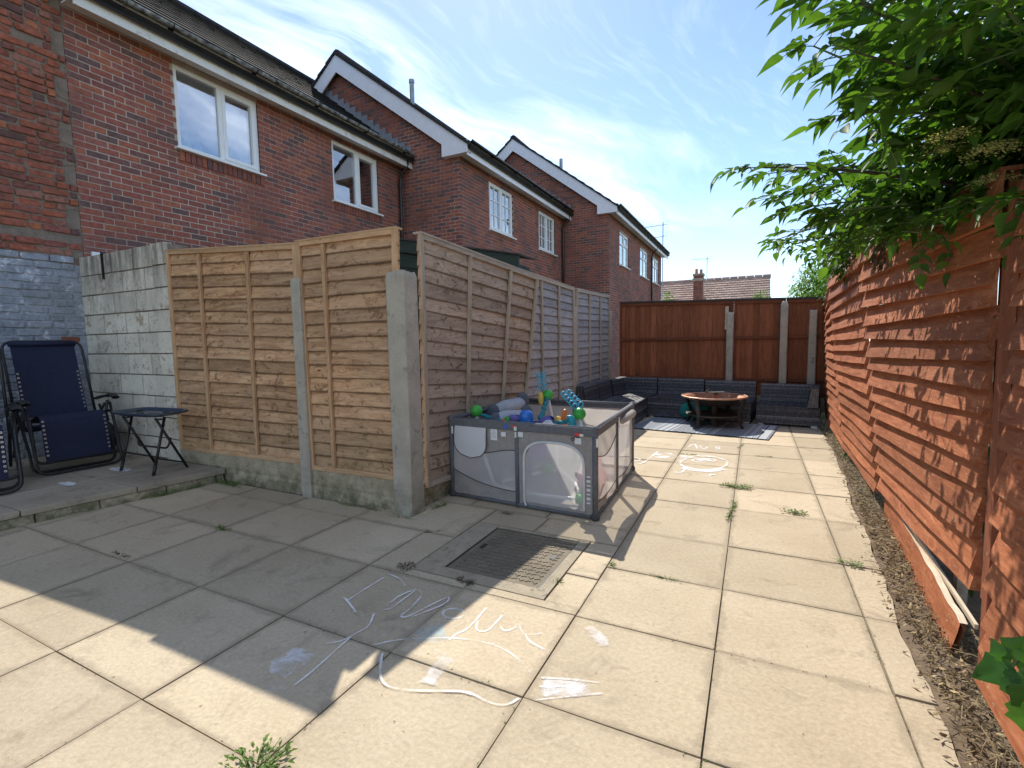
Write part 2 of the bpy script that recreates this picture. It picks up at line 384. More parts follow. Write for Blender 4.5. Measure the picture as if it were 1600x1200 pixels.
M_cap = simple('dark_capping', (.045, .042, .040), .8)
M_split = wood('split_raw_wood', 'Y', (.40, .30, .20), (.55, .44, .31), (.66, .56, .42), knots=.1, vary=.1)
M_green = wood('green_stained_wood', 'X', (.020, .032, .026), (.030, .048, .040), (.042, .062, .050), knots=.2, vary=.1)
M_white = simple('white_upvc', (.84, .85, .86), .35, var=.04)
M_whiteold = stone('flaking_white_paint', (.80, .79, .76), (.70, .69, .65), .6, 3, 60, .4, dark=(.42, .39, .35))
M_barge = simple('white_bargeboard', (.82, .82, .87), .45, var=.05)
M_black = simple('black_plastic', (.012, .012, .013), .35, var=.2)
M_gutold = stone('lichen_gutter', (.018, .018, .018), (.42, .42, .41), .7, 13, 60, .5, dark=(.34, .34, .33))
M_tile = stone('dark_roof_tile', (.022, .020, .018), (.015, .014, .013), .85, 4, 60, .5, 'object', .3, dark=(.035, .032, .028))
M_tile_i = stone('dark_roof_tile_run', (.035, .031, .028), (.024, .022, .020), .75, 4, 60, .5, 'island', .3, dark=(.09, .08, .065))
M_rooffar = stone('pink_roof_tile', (.47, .33, .26), (.40, .275, .215), .9, .7, 20, .4, 'island', .13, dark=(.24, .15, .12))
M_lead = simple('lead_flashing', (.22, .235, .265), .55, var=.2)
M_metal = simple('grey_flue_metal', (.30, .32, .34), .4, .7)
M_glass = glassmat('window_glass'); M_dark = simple('dark_room', (.03, .032, .038), .9)
M_curtain = simple('pale_curtain', (.30, .28, .26), .9); M_net = simple('net_curtain', (.62, .66, .72), .9)
M_tube = simple('bronze_black_tube', (.035, .032, .031), .38, .5)
M_navy = simple('navy_sling_fabric', (.006, .010, .040), .72, var=.25, scale=30, bmp=.25)
M_navylt = simple('lacing_cord', (.02, .025, .06), .7); M_eye = simple('eyelet_metal', (.6, .6, .62), .3, .8)
M_plast = simple('arm_plastic', (.018, .018, .019), .5)
M_smoked = simple('smoked_tray', (.035, .05, .075), .18, var=.1)
M_bag = simple('black_bag', (.010, .010, .013), .45, bmp=.3)
M_rail = simple('pen_rail_fabric', (.13, .132, .14), .75, var=.2, scale=40, bmp=.3)
M_penf = simple('pen_grey_fabric', (.30, .272, .25), .85, var=.12, scale=25, bmp=.25)
def cloth(name, col, tr):
    m = simple(name, col, .85, var=.1, scale=12, bmp=.2); nt = m.node_tree; p = nt.nodes['Principled BSDF']
    t = N(nt, 'ShaderNodeBsdfTranslucent', {'Color': c4(col)}); mx = N(nt, 'ShaderNodeMixShader', {0: tr, 1: p.outputs[0], 2: t.outputs[0]})
    nt.links.new(mx.outputs[0], [x for x in nt.nodes if x.type == 'OUTPUT_MATERIAL'][0].inputs[0]); return m
M_penin = cloth('pen_light_fabric', (.58, .54, .49), .55)
M_mesh = veil('pen_mesh_net', (.92, .90, .87), .52, trans=.40); M_trim = simple('dark_piping', (.06, .06, .065), .7)
M_zip = simple('pale_zip', (.62, .62, .62), .6); M_tag = simple('white_label', (.70, .70, .70), .7, var=.05)
M_pocket = veil('pocket_net', (.80, .80, .82), .72)
M_grn = simple('green_toy', (.05, .40, .05), .35); M_teal = simple('teal_toy', (.02, .30, .36), .4)
M_tealc = simple('teal_fabric', (.02, .22, .26), .8, scale=40, bmp=.4); M_aqua = simple('aqua_rings', (.05, .42, .60), .3)
M_org = simple('orange_toy', (.75, .17, .02), .4); M_yel = simple('yellow_toy', (.72, .52, .10), .5)
M_blu = simple('blue_toy', (.02, .16, .55), .3, coat=.3); M_pur = simple('purple_fabric', (.15, .12, .34), .85, bmp=.3)
M_wht = simple('white_toy_plastic', (.72, .71, .67), .4); M_grey1 = simple('pale_grey_plush', (.46, .47, .50), .95, bmp=.4)
M_grey2 = simple('dark_grey_plush', (.11, .12, .145), .95, bmp=.4); M_pink = simple('pink_plush', (.72, .35, .36), .95, bmp=.4)
M_redlab = simple('red_label', (.6, .05, .03), .6); M_bluelab = simple('blue_label', (.05, .12, .5), .6)
M_bark = stone('bark_shade', (.12, .10, .07), (.07, .06, .045), .95, 10, 60, 1.0)
M_twig = simple('green_twig', (.10, .15, .05), .7)
M_leaf = leafmat('elder_leaf', (.050, .135, .024), (.10, .215, .036), 'object', .42)
M_leaf_i = leafmat('elder_leaf_mass', (.034, .095, .020), (.095, .205, .036), 'island', .42)
M_leaf_d = leafmat('dark_leaf_mass', (.030, .075, .018), (.055, .12, .025), 'island', .35)
M_leaf_b = leafmat('bright_leaf_mass', (.08, .19, .03), (.14, .28, .045), 'island', .4)
M_ivy = leafmat('ivy_leaf', (.045, .14, .03), (.07, .20, .035), 'object', .35, .22)
M_weed = leafmat('weed_leaf', (.09, .17, .03), (.16, .25, .06), 'island', .3)
M_weedd = leafmat('dry_weed', (.15, .10, .06), (.09, .065, .04), 'island', .2)
M_dry = leafmat('dry_leaf', (.46, .36, .20), (.20, .14, .08), 'island', .1, .8)
M_flow = leafmat('elder_flower', (.42, .45, .18), (.55, .55, .30), 'island', .3)
M_chalk = veil('white_chalk', (.94, .93, .91), .80, .95, dens=.42); M_chalkt = veil('teal_chalk', (.58, .74, .78), .38, .95, dens=.28)
M_smear = veil('chalk_smear', (.92, .91, .91), .72, .95, dens=.30); M_paint = veil('paint_splash', (.8, .8, .8), .85, .95, (60, .3, .5))
M_rust = simple('rusty_steel', (.30, .12, .055), .6, .45, .4, 12, .3); M_pit = simple('dark_bronze_metal', (.055, .048, .042), .5, .5)
M_pitrim = simple('copper_rim', (.52, .30, .20), .4, .6, .3, 20); M_tealbag = simple('teal_cushion', (.01, .20, .17), .8)
M_terr = simple('terracotta', (.40, .20, .12), .9)

# ------------------------------------------------------------------ ground and paving
MB().box((-60, -25, -.35), (40, 70, -.06)).build('ground', M_earth, kind='structure')
XL = [-5.30, -4.66, -4.0, -3.341, -2.64, -1.982, -1.329, -.719, -.114, .479]
YL = [-1.55, -.95, -.33, .28, .884, 1.485, 2.063, 2.607, 3.178, 3.909, 4.548, 5.174, 5.786, 6.449, 7.08, 7.70, 8.32, 8.95]
paving = MB().box((-5.4, -1.6, -.059), (.55, 9.2, -.009)).build('paving', M_joint, kind='structure')
slab_me = []
for s in range(3):
    me = cubemesh('slab', M_slab); bm = bmesh.new(); bm.from_mesh(me)
    bmesh.ops.bevel(bm, geom=[e for e in bm.edges if all(v.co.z > 0 for v in e.verts)], offset=.008, segments=2, affect='EDGES')
    bm.to_mesh(me); bm.free(); slab_me.append(me)
rects = []
dr = (-1.735, -.903, 2.125, 2.905)                      # drain surround
for i in range(len(XL)-1):
    for j in range(len(YL)-1):
        x0, x1, y0, y1 = XL[i], XL[i+1], YL[j], YL[j+1]
        if x1 < -2.0 and y0 > 2.9: continue
        if x0 < -5.3+.01 and y0 < 3 and False: continue
        if -2.0 < x0 < -.72 and 2.0 < y0 < 3.1: continue
        if x0 < -2.7 and y1 > 2.95: y1 = 2.83
        if -2.7 < x0 < -2.0 and 2.0 < y0 < 3.1: continue
        if x1 > -2.3 or y0 < 2.95: rects.append((x0, x1, y0, y1))
rects += [(-2.64, -1.982, 2.063, 2.607), (-2.64, -1.735, 2.607, 3.178), (-1.982, -1.735, 2.063, 2.607),
          (-1.735, -1.329, 2.063, 2.125), (-1.329, -.719, 2.063, 2.125), (-.903, -.719, 2.125, 2.44), (-.903, -.719, 2.44, 2.75), (-.903, -.719, 2.75, 2.905),
          (-1.735, -1.30, 2.905, 3.178), (-1.30, -.719, 2.905, 3.178)]
for (x0, x1, y0, y1) in rects:
    if x1 < -5.0 and y0 > 1.2: continue
    g = .0022+random.random()*.0016
    m = Matrix.Translation(((x0+x1)/2, (y0+y1)/2, -.025+random.uniform(-.0025, .0025))) @ Matrix.Rotation(random.uniform(-.003, .003), 4, 'Z') @ Matrix.Rotation(random.uniform(-.004, .004), 4, 'X') @ Matrix.Rotation(random.uniform(-.004, .004), 4, 'Y') @ Matrix.Diagonal((x1-x0-2*g, y1-y0-2*g, .05, 1))
    piece('paving_slab', random.choice(slab_me), paving, m)
def sedge(y):
    T = ((-2, .50), (0, .545), (1.5, .585), (2.6, .615), (3.2, .655), (4.2, .70), (5.2, .77), (6.4, .82), (9, .90))
    for (a, p), (b, q) in zip(T, T[1:]):
        if y <= b: return lerp(p, q, (y-a)/(b-a))
    return .9
for j in range(2, len(YL)-1):                            # the narrow cut slabs along the soil strip
    y0, y1 = YL[j], YL[j+1]
    a = sedge(y0)+random.uniform(-.012, .012); b = sedge(y1)+random.uniform(-.025, .012)
    jag = [V((.484, y0+.005, 0)), V((a, y0+.005, 0))]+[V((lerp(a, b, t)+random.uniform(-.012, .012), lerp(y0, y1, t), 0)) for t in (.2, .4, .6, .8)]+[V((b, y1-.005, 0)), V((.484, y1-.005, 0))]
    MB().extr([p-V((0, 0, .04)) for p in jag], (0, 0, .04+random.uniform(-.003, .001))).build('paving_slab', M_slab, paving)
# soil strip and its litter
def strip_h(u, v):
    y = lerp(-1.0, 11.0, v); x = lerp(.50+.04*max(y, 0), 1.15+.05*y, u)
    return V((x, y, -.014+.02*mnoise.noise(V((x*9, y*9, 0)))+.012*mnoise.noise(V((x*30, y*30, 5)))))
MB().grid(strip_h, 14, 260).build('soil_strip', M_soil, kind='structure', smooth=True)
lit = MB(); drk = MB()
for k in range(12000):
    y = -.3+9.0*random.random()**1.35
    e = sedge(y); fx = .68+.0483*y
    x = random.uniform(e+.012, fx+.06) if random.random() < .975 else e-abs(random.gauss(0, .025))
    z = random.uniform(.0, .028) if x > e else random.uniform(.003, .008); a = random.uniform(0, 6.28); l = random.uniform(.004, .017); w = l*random.uniform(.15, .5)
    d = V((math.cos(a), math.sin(a), random.uniform(-.6, .6))); s = V((-d.y, d.x, random.uniform(-.5, .5)))
    c = V((x, y, z)); (lit if random.random() < .6 else drk).add([c-d*l, c-d*l*.2+s*w+V((0, 0, .003)), c+d*l+V((0, 0, .006)), c+d*l*.1-s*w], [(0, 1, 2, 3)])
for k in range(1500):
    y = -.2+8.5*random.random()**1.3; x = random.uniform(sedge(y)+.01, .72+.0483*y); a = random.uniform(0, 6.28); l = random.uniform(.03, .12)
    c = V((x, y, random.uniform(.006, .03))); d = V((math.cos(a), math.sin(a), random.uniform(-.15, .25)))*l
    lit.tube([c, c+d*.5+V((0, 0, .008)), c+d], .0014, 3)
lit.build('leaf_litter', M_dry, kind='stuff', fix=False); drk.build('leaf_litter', M_weedd, kind='stuff', fix=False)

# drain cover
dc = thing('drain_cover', 'worn metal inspection cover in a speckled concrete surround sunk in the paving', 'drain cover', (-1.3, 2.5, 0))
x0, x1, y0, y1 = dr; ix0, ix1, iy0, iy1 = -1.565, -.968, 2.222, 2.872
fr = MB()
for a, b in (((x0+.006, y0+.006), (ix0, y1-.006)), ((ix1, y0+.006), (x1-.006, y1-.006)), ((ix0, y0+.006), (ix1, iy0)), ((ix0, iy1), (ix1, y1-.006))):
    fr.box((a[0], a[1], -.05), (b[0], b[1], .002))
fr.build('concrete_surround', M_drain, dc)
g = MB()
for a, c in (((ix0, iy0), (ix0+.012, iy1)), ((ix1-.012, iy0), (ix1, iy1)), ((ix0+.012, iy0), (ix1-.012, iy0+.012)), ((ix0+.012, iy1-.012), (ix1-.012, iy1))): g.box((a[0], a[1], -.03), (c[0], c[1], -.0045))
g.build('dark_gap', M_black, dc)
MB().box((ix0+.012, iy0+.012, -.03), (ix1-.012, iy1-.012, -.004)).build('lid', M_lid, dc)
tr = MB()
nx, ny = 13, 14
for i in range(nx):
    for j in range(ny):
        cx = lerp(ix0+.035, ix1-.035, (i+.5)/nx); cyy = lerp(iy0+.035, iy1-.035, (j+.5)/ny)
        if abs(i-1) < 1 and abs(j-7) < 1 or (i, j) in ((11, 7), (11, 8)): continue
        a = .6 if (i+j) % 2 else -.6
        d = V((math.cos(a), math.sin(a), 0)); s = V((-d.y, d.x, 0))
        tr.beam(V((cx, cyy, -.0025))-d*.016, V((cx, cyy, -.0025))+d*.016, s*.011, V((0, 0, .004)))
        tr.beam(V((cx, cyy, -.0028))+d*.012-s*.012, V((cx, cyy, -.0028))+d*.012+s*.012, d*.009, V((0, 0, .005)))
tr.build('tread_pattern', M_lid, dc, kind='stuff')
MB().box((ix0+.05, 2.53, -.0035), (ix0+.075, 2.60, .001)).box((ix1-.085, 2.57, -.0035), (ix1-.055, 2.63, .001)).build('lifting_slot', M_black, dc)

# raised patio on the left: slabs on a stone edging
PZ = .12
def edgeX(y): return lerp(-4.79, -4.505, (y-1.37)/1.51)
patio = MB().hexa([(-6.99, -1.5, -.05), (edgeX(-1.5)-.06, -1.5, -.05), (edgeX(2.86)-.06, 2.86, -.05), (-6.99, 2.86, -.05),
                   (-6.99, -1.5, PZ-.05), (edgeX(-1.5)-.06, -1.5, PZ-.05), (edgeX(2.86)-.06, 2.86, PZ-.05), (-6.99, 2.86, PZ-.05)]).build('raised_patio', M_joint, kind='structure')
ys = [-1.5, -.9, -.3, .3, .9, 1.48, 2.17, 2.85]
for j in range(len(ys)-1):
    a, b = ys[j]+.004, ys[j+1]-.004
    for i in range(4):
        o0 = lambda y, k: edgeX(y)+.012-.62*k
        pts = [V((max(-6.98, o0(a, i+1)+.004), a, PZ-.048)), V((o0(a, i)-.004, a, PZ-.048)), V((o0(b, i)-.004, b, PZ-.048)), V((max(-6.98, o0(b, i+1)+.004), b, PZ-.048))]
        MB().extr(pts, (0, 0, .046+random.uniform(0, .004))).build('paving_slab', M_slabp, patio, bev=.004)
y = -1.5
while y < 2.8:
    l = random.uniform(.28, .46); y2 = min(y+l, 2.84)
    MB().hexa([(edgeX(y)-.09, y+.004, -.02), (edgeX(y)+.004+random.uniform(-.006, .006), y+.004, -.02), (edgeX(y2)+.004+random.uniform(-.006, .006), y2-.004, -.02), (edgeX(y2)-.09, y2-.004, -.02),
               (edgeX(y)-.09, y+.004, PZ-.052), (edgeX(y)+random.uniform(-.012, .004), y+.004, PZ-.052), (edgeX(y2)+random.uniform(-.012, .004), y2-.004, PZ-.052), (edgeX(y2)-.09, y2-.004, PZ-.052)]).build('edging_stone', M_grav, patio, bev=.005)
    y = y2

# ------------------------------------------------------------------ brick houses
class Frame:
    """a vertical wall plane: u along, z up, n outwards"""
    def __init__(s, o, eu, n): s.o = V(o); s.eu = V(eu); s.n = V(n)
    def p(s, u, z, d=0.0): return s.o+s.eu*u+V((0, 0, z))+s.n*d
def core_wall(b, fr, u0, u1, z0, z1, holes, thick=.2):
    us = sorted({u0, u1, *[h[0] for h in holes], *[h[1] for h in holes]}); zs = sorted({z0, z1, *[h[2] for h in holes], *[h[3] for h in holes]})
    for i in range(len(us)-1):
        for j in range(len(zs)-1):
            cu, cz = (us[i]+us[i+1])/2, (zs[j]+zs[j+1])/2
            if any(h[0] < cu < h[1] and h[2] < cz < h[3] for h in holes): continue
            b.hexa([fr.p(us[i], zs[j], -thick), fr.p(us[i+1], zs[j], -thick), fr.p(us[i+1], zs[j]), fr.p(us[i], zs[j]),
                    fr.p(us[i], zs[j+1], -thick), fr.p(us[i+1], zs[j+1], -thick), fr.p(us[i+1], zs[j+1]), fr.p(us[i], zs[j+1])])
def lay(u0, u1, z0, z1, holes=(), top=None, bw=.225, bh=.075, jt=.011, soldier=None, skip=None, jit=0.0):
    out = []; k = 0; z = z0
    while z+bh*.6 < z1:
        off = (0, bw*.5)[k % 2]; u = u0-off
        while u < u1:
            w = bw if not jit else bw*random.choice((1, 1, .5, .95, 1.05))
            a, b = (u+jt/2 if u > u0 else u0), (u+w-jt/2 if u+w < u1 else u1); c, d = z+jt/2, min(z+bh, z1)-jt/2
            u += w
            segs = [(a, b)]
            for h in holes:
                if c < h[3]-.01 and d > h[2]+.01:
                    ns = []
                    for (p, q) in segs:
                        if q <= h[0] or p >= h[1]: ns.append((p, q)); continue
                        if p < h[0]-.02: ns.append((p, h[0]))
                        if q > h[1]+.02: ns.append((h[1], q))
                    segs = ns
            for (p, q) in segs:
                if q-p < .03: continue
                if top and (d > top((p+q)/2)): continue
                if skip and skip((p+q)/2, (c+d)/2): continue
                out.append((p, q, c, d))
        z += bh; k += 1
    return out
brick_me = cubemesh('brick', M_brick, .04)
def place_bricks(fr, rc, parent, me, mat_i, nbig, proud=.004, view=None, jit=.0015, stuff='brick_run'):
    def size(r):
        c = fr.p((r[0]+r[1])/2, (r[2]+r[3])/2); d = (c-CAM_POS); dl = d.length
        vis = 1.0 if (view is None or view((r[0]+r[1])/2, (r[2]+r[3])/2)) else .01
        return vis*(r[1]-r[0]+.05)*abs(d.dot(fr.n))/dl/dl
    rc = sorted(rc, key=size, reverse=True); b = MB()
    for i, r in enumerate(rc):
        c = fr.p((r[0]+r[1])/2, (r[2]+r[3])/2, proud-.04+random.uniform(-jit, jit))
        if i < nbig:
            piece('brick', me, parent, basis(fr.eu*(r[1]-r[0]), fr.n*.08, V((0, 0, r[3]-r[2])), c))
        else:
            b.beam(fr.p(r[0], (r[2]+r[3])/2, proud-.015), fr.p(r[1], (r[2]+r[3])/2, proud-.015), fr.n*.03, V((0, 0, r[3]-r[2])))
    if b.v: b.build(stuff, mat_i, parent, kind='stuff')
def window(parent, fr, u0, u1, z0, z1, style, label=None):
    d = -.045; fw = .055
    b = MB()
    def bar(ua, za, ub, zb, w, dep=.05, dd=None):
        dd = d if dd is None else dd
        e = (fr.p(ub, zb)-fr.p(ua, za)).normalized(); s = e.cross(fr.n)
        b.beam(fr.p(ua, za, dd), fr.p(ub, zb, dd), s*w, fr.n*dep)
    bar(u0, z0+fw/2, u1, z0+fw/2, fw); bar(u0, z1-fw/2, u1, z1-fw/2, fw)
    bar(u0+fw/2, z0+fw, u0+fw/2, z1-fw, fw); bar(u1-fw/2, z0+fw, u1-fw/2, z1-fw, fw)
    panes = []; um = lerp(u0, u1, {'casement': .52, 'georgian': .5, 'toplight': .5}[style])
    bar(um, z0+fw, um, z1-fw, .06)
    if style == 'casement':
        panes = [(u0+fw, um-.03, z0+fw, z1-fw), (um+.03, u1-fw, z0+fw, z1-fw)]
        a, c, e, f = um+.03, u1-fw, z0+fw, z1-fw; g = .045
        for (ua, za, ub, zb) in ((a, e+g/2, c, e+g/2), (a, f-g/2, c, f-g/2), (a+g/2, e+g, a+g/2, f-g), (c-g/2, e+g, c-g/2, f-g)): bar(ua, za, ub, zb, g, .055, d+.012)
    elif style == 'georgian':
        panes = [(u0+fw, um-.03, z0+fw, z1-fw), (um+.03, u1-fw, z0+fw, z1-fw)]
        for (a, c, e, f) in panes:
            g = .035
            for (ua, za, ub, zb) in ((a, e+g/2, c, e+g/2), (a, f-g/2, c, f-g/2), (a+g/2, e+g, a+g/2, f-g), (c-g/2, e+g, c-g/2, f-g)): bar(ua, za, ub, zb, g, .05, d+.012)
            bar((a+c)/2, e+g, (a+c)/2, f-g, .022, .03, d+.004)
            for t in (1/3, 2/3): bar(a+g, lerp(e, f, t), c-g, lerp(e, f, t), .022, .028, d+.003)
    else:
        zm = lerp(z0, z1, .66); bar(u0+fw, zm, um-.03, zm, .05); bar(um+.03, zm, u1-fw, zm, .05)
        for (a, c) in ((u0+fw, um-.03), (um+.03, u1-fw)):
            panes += [(a, c, z0+fw, zm-.025), (a, c, zm+.025, z1-fw)]
        a, c, e, f = um+.03, u1-fw, zm+.025, z1-fw; g = .035
        for (ua, za, ub, zb) in ((a, e+g/2, c, e+g/2), (a, f-g/2, c, f-g/2), (a+g/2, e+g, a+g/2, f-g), (c-g/2, e+g, c-g/2, f-g)): bar(ua, za, ub, zb, g, .05, d+.012)
    w = b.build('window', M_white, parent)
    if label: w['label'] = label
    for (a, c, e, f) in panes:
        MB().beam(fr.p(a-.004, (e+f)/2, d-.006), fr.p(c+.004, (e+f)/2, d-.006), fr.n*.012, V((0, 0, f-e+.008))).build('pane', M_glass, w)
    MB().beam(fr.p(u0-.05, z0-.018, .02), fr.p(u1+.05, z0-.018, .02), fr.n*.13, V((0, 0, .032))).build('sill', M_white, w, bev=.005)
    # the room behind
    r = MB()
    q = [fr.p(u0-.1, z0-.1, -1.6), fr.p(u1+.1, z0-.1, -1.6), fr.p(u1+.1, z1+.1, -1.6), fr.p(u0-.1, z1+.1, -1.6)]
    s = [fr.p(u0-.1, z0-.1, -.21), fr.p(u1+.1, z0-.1, -.21), fr.p(u1+.1, z1+.1, -.21), fr.p(u0-.1, z1+.1, -.21)]
    r.add(q+s, [(0, 1, 2, 3), (0, 4, 5, 1), (1, 5, 6, 2), (2, 6, 7, 3), (3, 7, 4, 0)]); r.build('room_lining', M_dark, w)
    return w
def drape(w, fr, ua, ub, z0, z1, mat, name='curtain'):
    def f(s, t):
        u = lerp(ua, ub, s); return fr.p(u, lerp(z0, z1, t), -.16+.025*math.sin(s*26)+.01*math.sin(s*61+t*2))
    MB().grid(f, 40, 6).build(name, mat, w, smooth=True)
EAVE = 5.12; RISE = 2.38; RUN = 3.15; TANP = RISE/RUN
def roof_z(x, xf): return EAVE+.18+(xf+.28-x)*TANP       # top of the tiles over facade plane xf
def house(n, label, xf, y0, y1, holes, style, side, nb_f, nb_s, kind='brick house'):
    h = thing('brick_house', label, 'house', (xf, y0, 0))
    ff = Frame((xf, y0, 0), (0, 1, 0), (1, 0, 0)); ln = y1-y0; back = xf-6.0
    b = MB(); core_wall(b, ff, 0, ln, 0, EAVE+.02, holes)
    sd = Frame((back, y0, 0), (1, 0, 0), (0, -1, 0)); xr = xf-RUN+.0
    gt = lambda u: (roof_z(back+u, xf)-.16) if back+u > xr else (roof_z(xr, xf)-.16-(xr-back-u)*TANP)
    b.hexa([(back, y0+.002, 0), (xf-.2, y0+.002, 0), (xf-.2, y0+.2, 0), (back, y0+.2, 0), (back, y0+.002, EAVE), (xf-.2, y0+.002, EAVE), (xf-.2, y0+.2, EAVE), (back, y0+.2, EAVE)])
    b.extr([(back, y0+.002, EAVE), (xf-.002, y0+.002, EAVE), (xf-.002, y0+.002, EAVE+.1), (xr, y0+.002, roof_z(xr, xf)-.16), (back, y0+.002, gt(0))], (0, .2, 0))
    b.box((back, y1-.2, 0), (xf-.2, y1-.001, EAVE)); b.box((back-.002, y0+.2, 0), (back+.2, y1-.2, EAVE))
    b.build('wall', M_mort, h)
    rc = lay(0, ln, 0, EAVE, holes)
    for hh in holes: pass
    place_bricks(ff, rc, h, brick_me, M_brick_i, nb_f, view=lambda u, z: z > 2.3)
    if side:
        rs = lay(0, 6.004, .15, gt(6-RUN)+.3, (), top=lambda u: gt(min(u, 5.999)))
        px = side if side is not True else -99
        place_bricks(sd, rs, h, brick_me, M_brick_i, nb_s, view=lambda u, z: back+u > px and z > 2.8)
    for hh in holes:
        window(h, ff, *hh, style)
    return h, ff
def eaves(h, xf, y0, y1, mf, msof, mgut, gl=True):
    MB().box((xf+.012, y0, EAVE-.005), (xf+.26, y1, EAVE+.012)).build('soffit', msof, h)
    MB().box((xf+.26, y0, EAVE-.085), (xf+.285, y1, EAVE+.225)).build('fascia', mf, h)
    g = MB(); r = .046; cx, cz = xf+.285+r+.004, EAVE+.215
    prof = [(cx+r*math.cos(a), cz+r*math.sin(a)) for a in [math.pi+math.pi*k/8 for k in range(9)]]
    prof2 = [(cx+(r-.006)*math.cos(a), cz+(r-.006)*math.sin(a)) for a in [2*math.pi-math.pi*k/8 for k in range(9)]]
    poly = [(x, y0+.02, z) for x, z in prof+prof2]
    n = len(poly); vs = poly+[(x, y1+.12, z) for x, _, z in poly]
    g.add(vs, [(i, (i+1) % n, n+(i+1) % n, n+i) for i in range(n)])
    gt = g.build('gutter', mgut, h, smooth=True)
    y = y0+1.0
    while y < y1:
        c = MB(); c.tube([(cx+(r+.004)*math.cos(a), y, cz+(r+.004)*math.sin(a)) for a in [math.pi+math.pi*k/8 for k in range(9)]], .009, 6)
        c.box((xf+.286, y-.03, cz-.06), (xf+.30, y+.03, cz+.0)); c.build('bracket', M_black, gt); y += 1.15
def roof(h, xf, y0, y1, mat, mat_i, nbig, name='roof_tile'):
    xr = xf-RUN; P0 = V((xf+.335, 0, roof_z(xf+.335, xf)-.05)); P1 = V((xr, 0, roof_z(xr, xf)-.05)); d = P1-P0; ln = d.length; d.normalize()
    nn = V((-d.z, 0, d.x)); nn = nn if nn.z > 0 else -nn
    b = MB()
    for s in (1, -1):
        q0 = P0 if s == 1 else V((2*xr-P0.x, 0, P0.z))
        b.hexa([(q0.x, y0, q0.z-.07), (xr, y0, P1.z-.07), (xr, y1, P1.z-.07), (q0.x, y1, q0.z-.07), (q0.x, y0, q0.z-.01), (xr, y0, P1.z-.01), (xr, y1, P1.z-.01), (q0.x, y1, q0.z-.01)])
    b.build('roof', mat, h)
    gauge = .30; tw = .30; rows = int(ln/gauge)+1; run = MB(); k = 0
    tme = MB()
    # one interlocking tile: a shallow double roll, thick at its nose
    sec = [(-.5, 0), (-.2, .0), (.1, .0), (.3, .0), (.5, .0)]
    vs = [(x, -.5, z+.12) for x, z in sec]+[(x, .5, z*.9+.0) for x, z in sec]+[(x, -.5, z-.16) for x, z in sec]
    ns = len(sec)
    fs = [(i, i+1, ns+i+1, ns+i) for i in range(ns-1)]+[(i, 2*ns+i, 2*ns+i+1, i+1) for i in range(ns-1)]
    tme.add(vs, fs); me = tme.mesh('tile', mat)
    ey = d; ex = V((0, 1, 0))
    for r in range(rows):
        base = P0+d*(r*gauge+gauge*.5)+nn*.012
        y = y0+tw/2+(.15 if r % 2 else 0)
        while y < y1:
            m = basis(ex*tw*.999, ey*gauge*1.12, nn*.20, V((base.x, y, base.z)))
            m = m.copy(); m.translation = m.translation+nn*random.uniform(0, .003)
            if k < nbig: piece(name, me, h, m)
            else: run.add([m @ V(x) for x in vs], fs)
            k += 1; y += tw
    if run.v: run.build('roof_tile_run', mat_i, h, kind='stuff', fix=False)
    rt = MB(); y = y0
    while y < y1:
        rt.tube([(xr, y+.005, P1.z+.02), (xr, min(y+.44, y1), P1.z+.02)], .11, 8); y += .45
    rt.build('ridge_tiles', mat_i, h)
    # back slope, plain
    b2 = MB(); q0 = V((2*xr-P0.x, 0, P0.z)); dd = (P1-q0); 
    for r in range(rows):
        a = q0+dd*(r/rows); c = q0+dd*((r+1)/rows)
        b2.hexa([(a.x, y0, a.z), (c.x, y0, c.z), (c.x, y1, c.z), (a.x, y1, a.z), (a.x-.0, y0, a.z+.045), (c.x, y0, c.z+.012), (c.x, y1, c.z+.012), (a.x, y1, a.z+.045)])
    b2.build('rear_tile_courses', mat_i, h)
def gable_trim(h, xf, y0, foot):
    """bargeboards of the gable that faces the yard, with the square box end at the eave"""
    xr = xf-RUN; o = .16; w = .30
    zt = lambda x: (roof_z(x, xf)-.055)
    za = zt(xr)
    b = MB()
    yb = y0-o
    xe = xf+.285
    outer = [(xe, yb, zt(xe)), (xr, yb, za)]
    b.extr([V((xe, yb, zt(xe))), V((xr, yb, za)), V((xr, yb, za-w*1.24)), V((xf-.33, yb, zt(xf-.33)-w*1.2)), V((xf-.33, yb, EAVE-.03)), V((xe, yb, EAVE-.03+foot))], (0, .025, 0))
    b.extr([V((xr, yb, za)), V((xr, yb, za-w*1.24)), V((xr-RUN-.2, yb, zt(xr)-(RUN+.2)*TANP-w*1.24)), V((xr-RUN-.2, yb, zt(xr)-(RUN+.2)*TANP))], (0, .025, 0))
    b.build('bargeboard', M_barge, h)
    s = MB(); s.box((xf-.33, yb+.025, EAVE-.03), (xe, y0-.015, EAVE-.012)); s.build('box_end', M_barge, h)
    # verge tiles seen edge on
    v = MB(); n = 13
    for sgn in (1, -1):
        for k in range(n):
            t0, t1 = k/n, (k+1)/n
            xa, xb = lerp(xe+.06, xr, t0), lerp(xe+.06, xr, t1); z0, z1 = zt(xa), zt(xb)
            if sgn == -1: xa, xb = 2*xr-xa, 2*xr-xb
            v.hexa([(xa, yb-.04, z0+.005), (xb, yb-.04, z1+.005), (xb, yb+.3, z1+.005), (xa, yb+.3, z0+.005), (xa, yb-.04, z0+.075), (xb, yb-.04, z1+.045), (xb, yb+.3, z1+.045), (xa, yb+.3, z0+.075)])
    v.build('verge_tiles', M_tile_i, h)
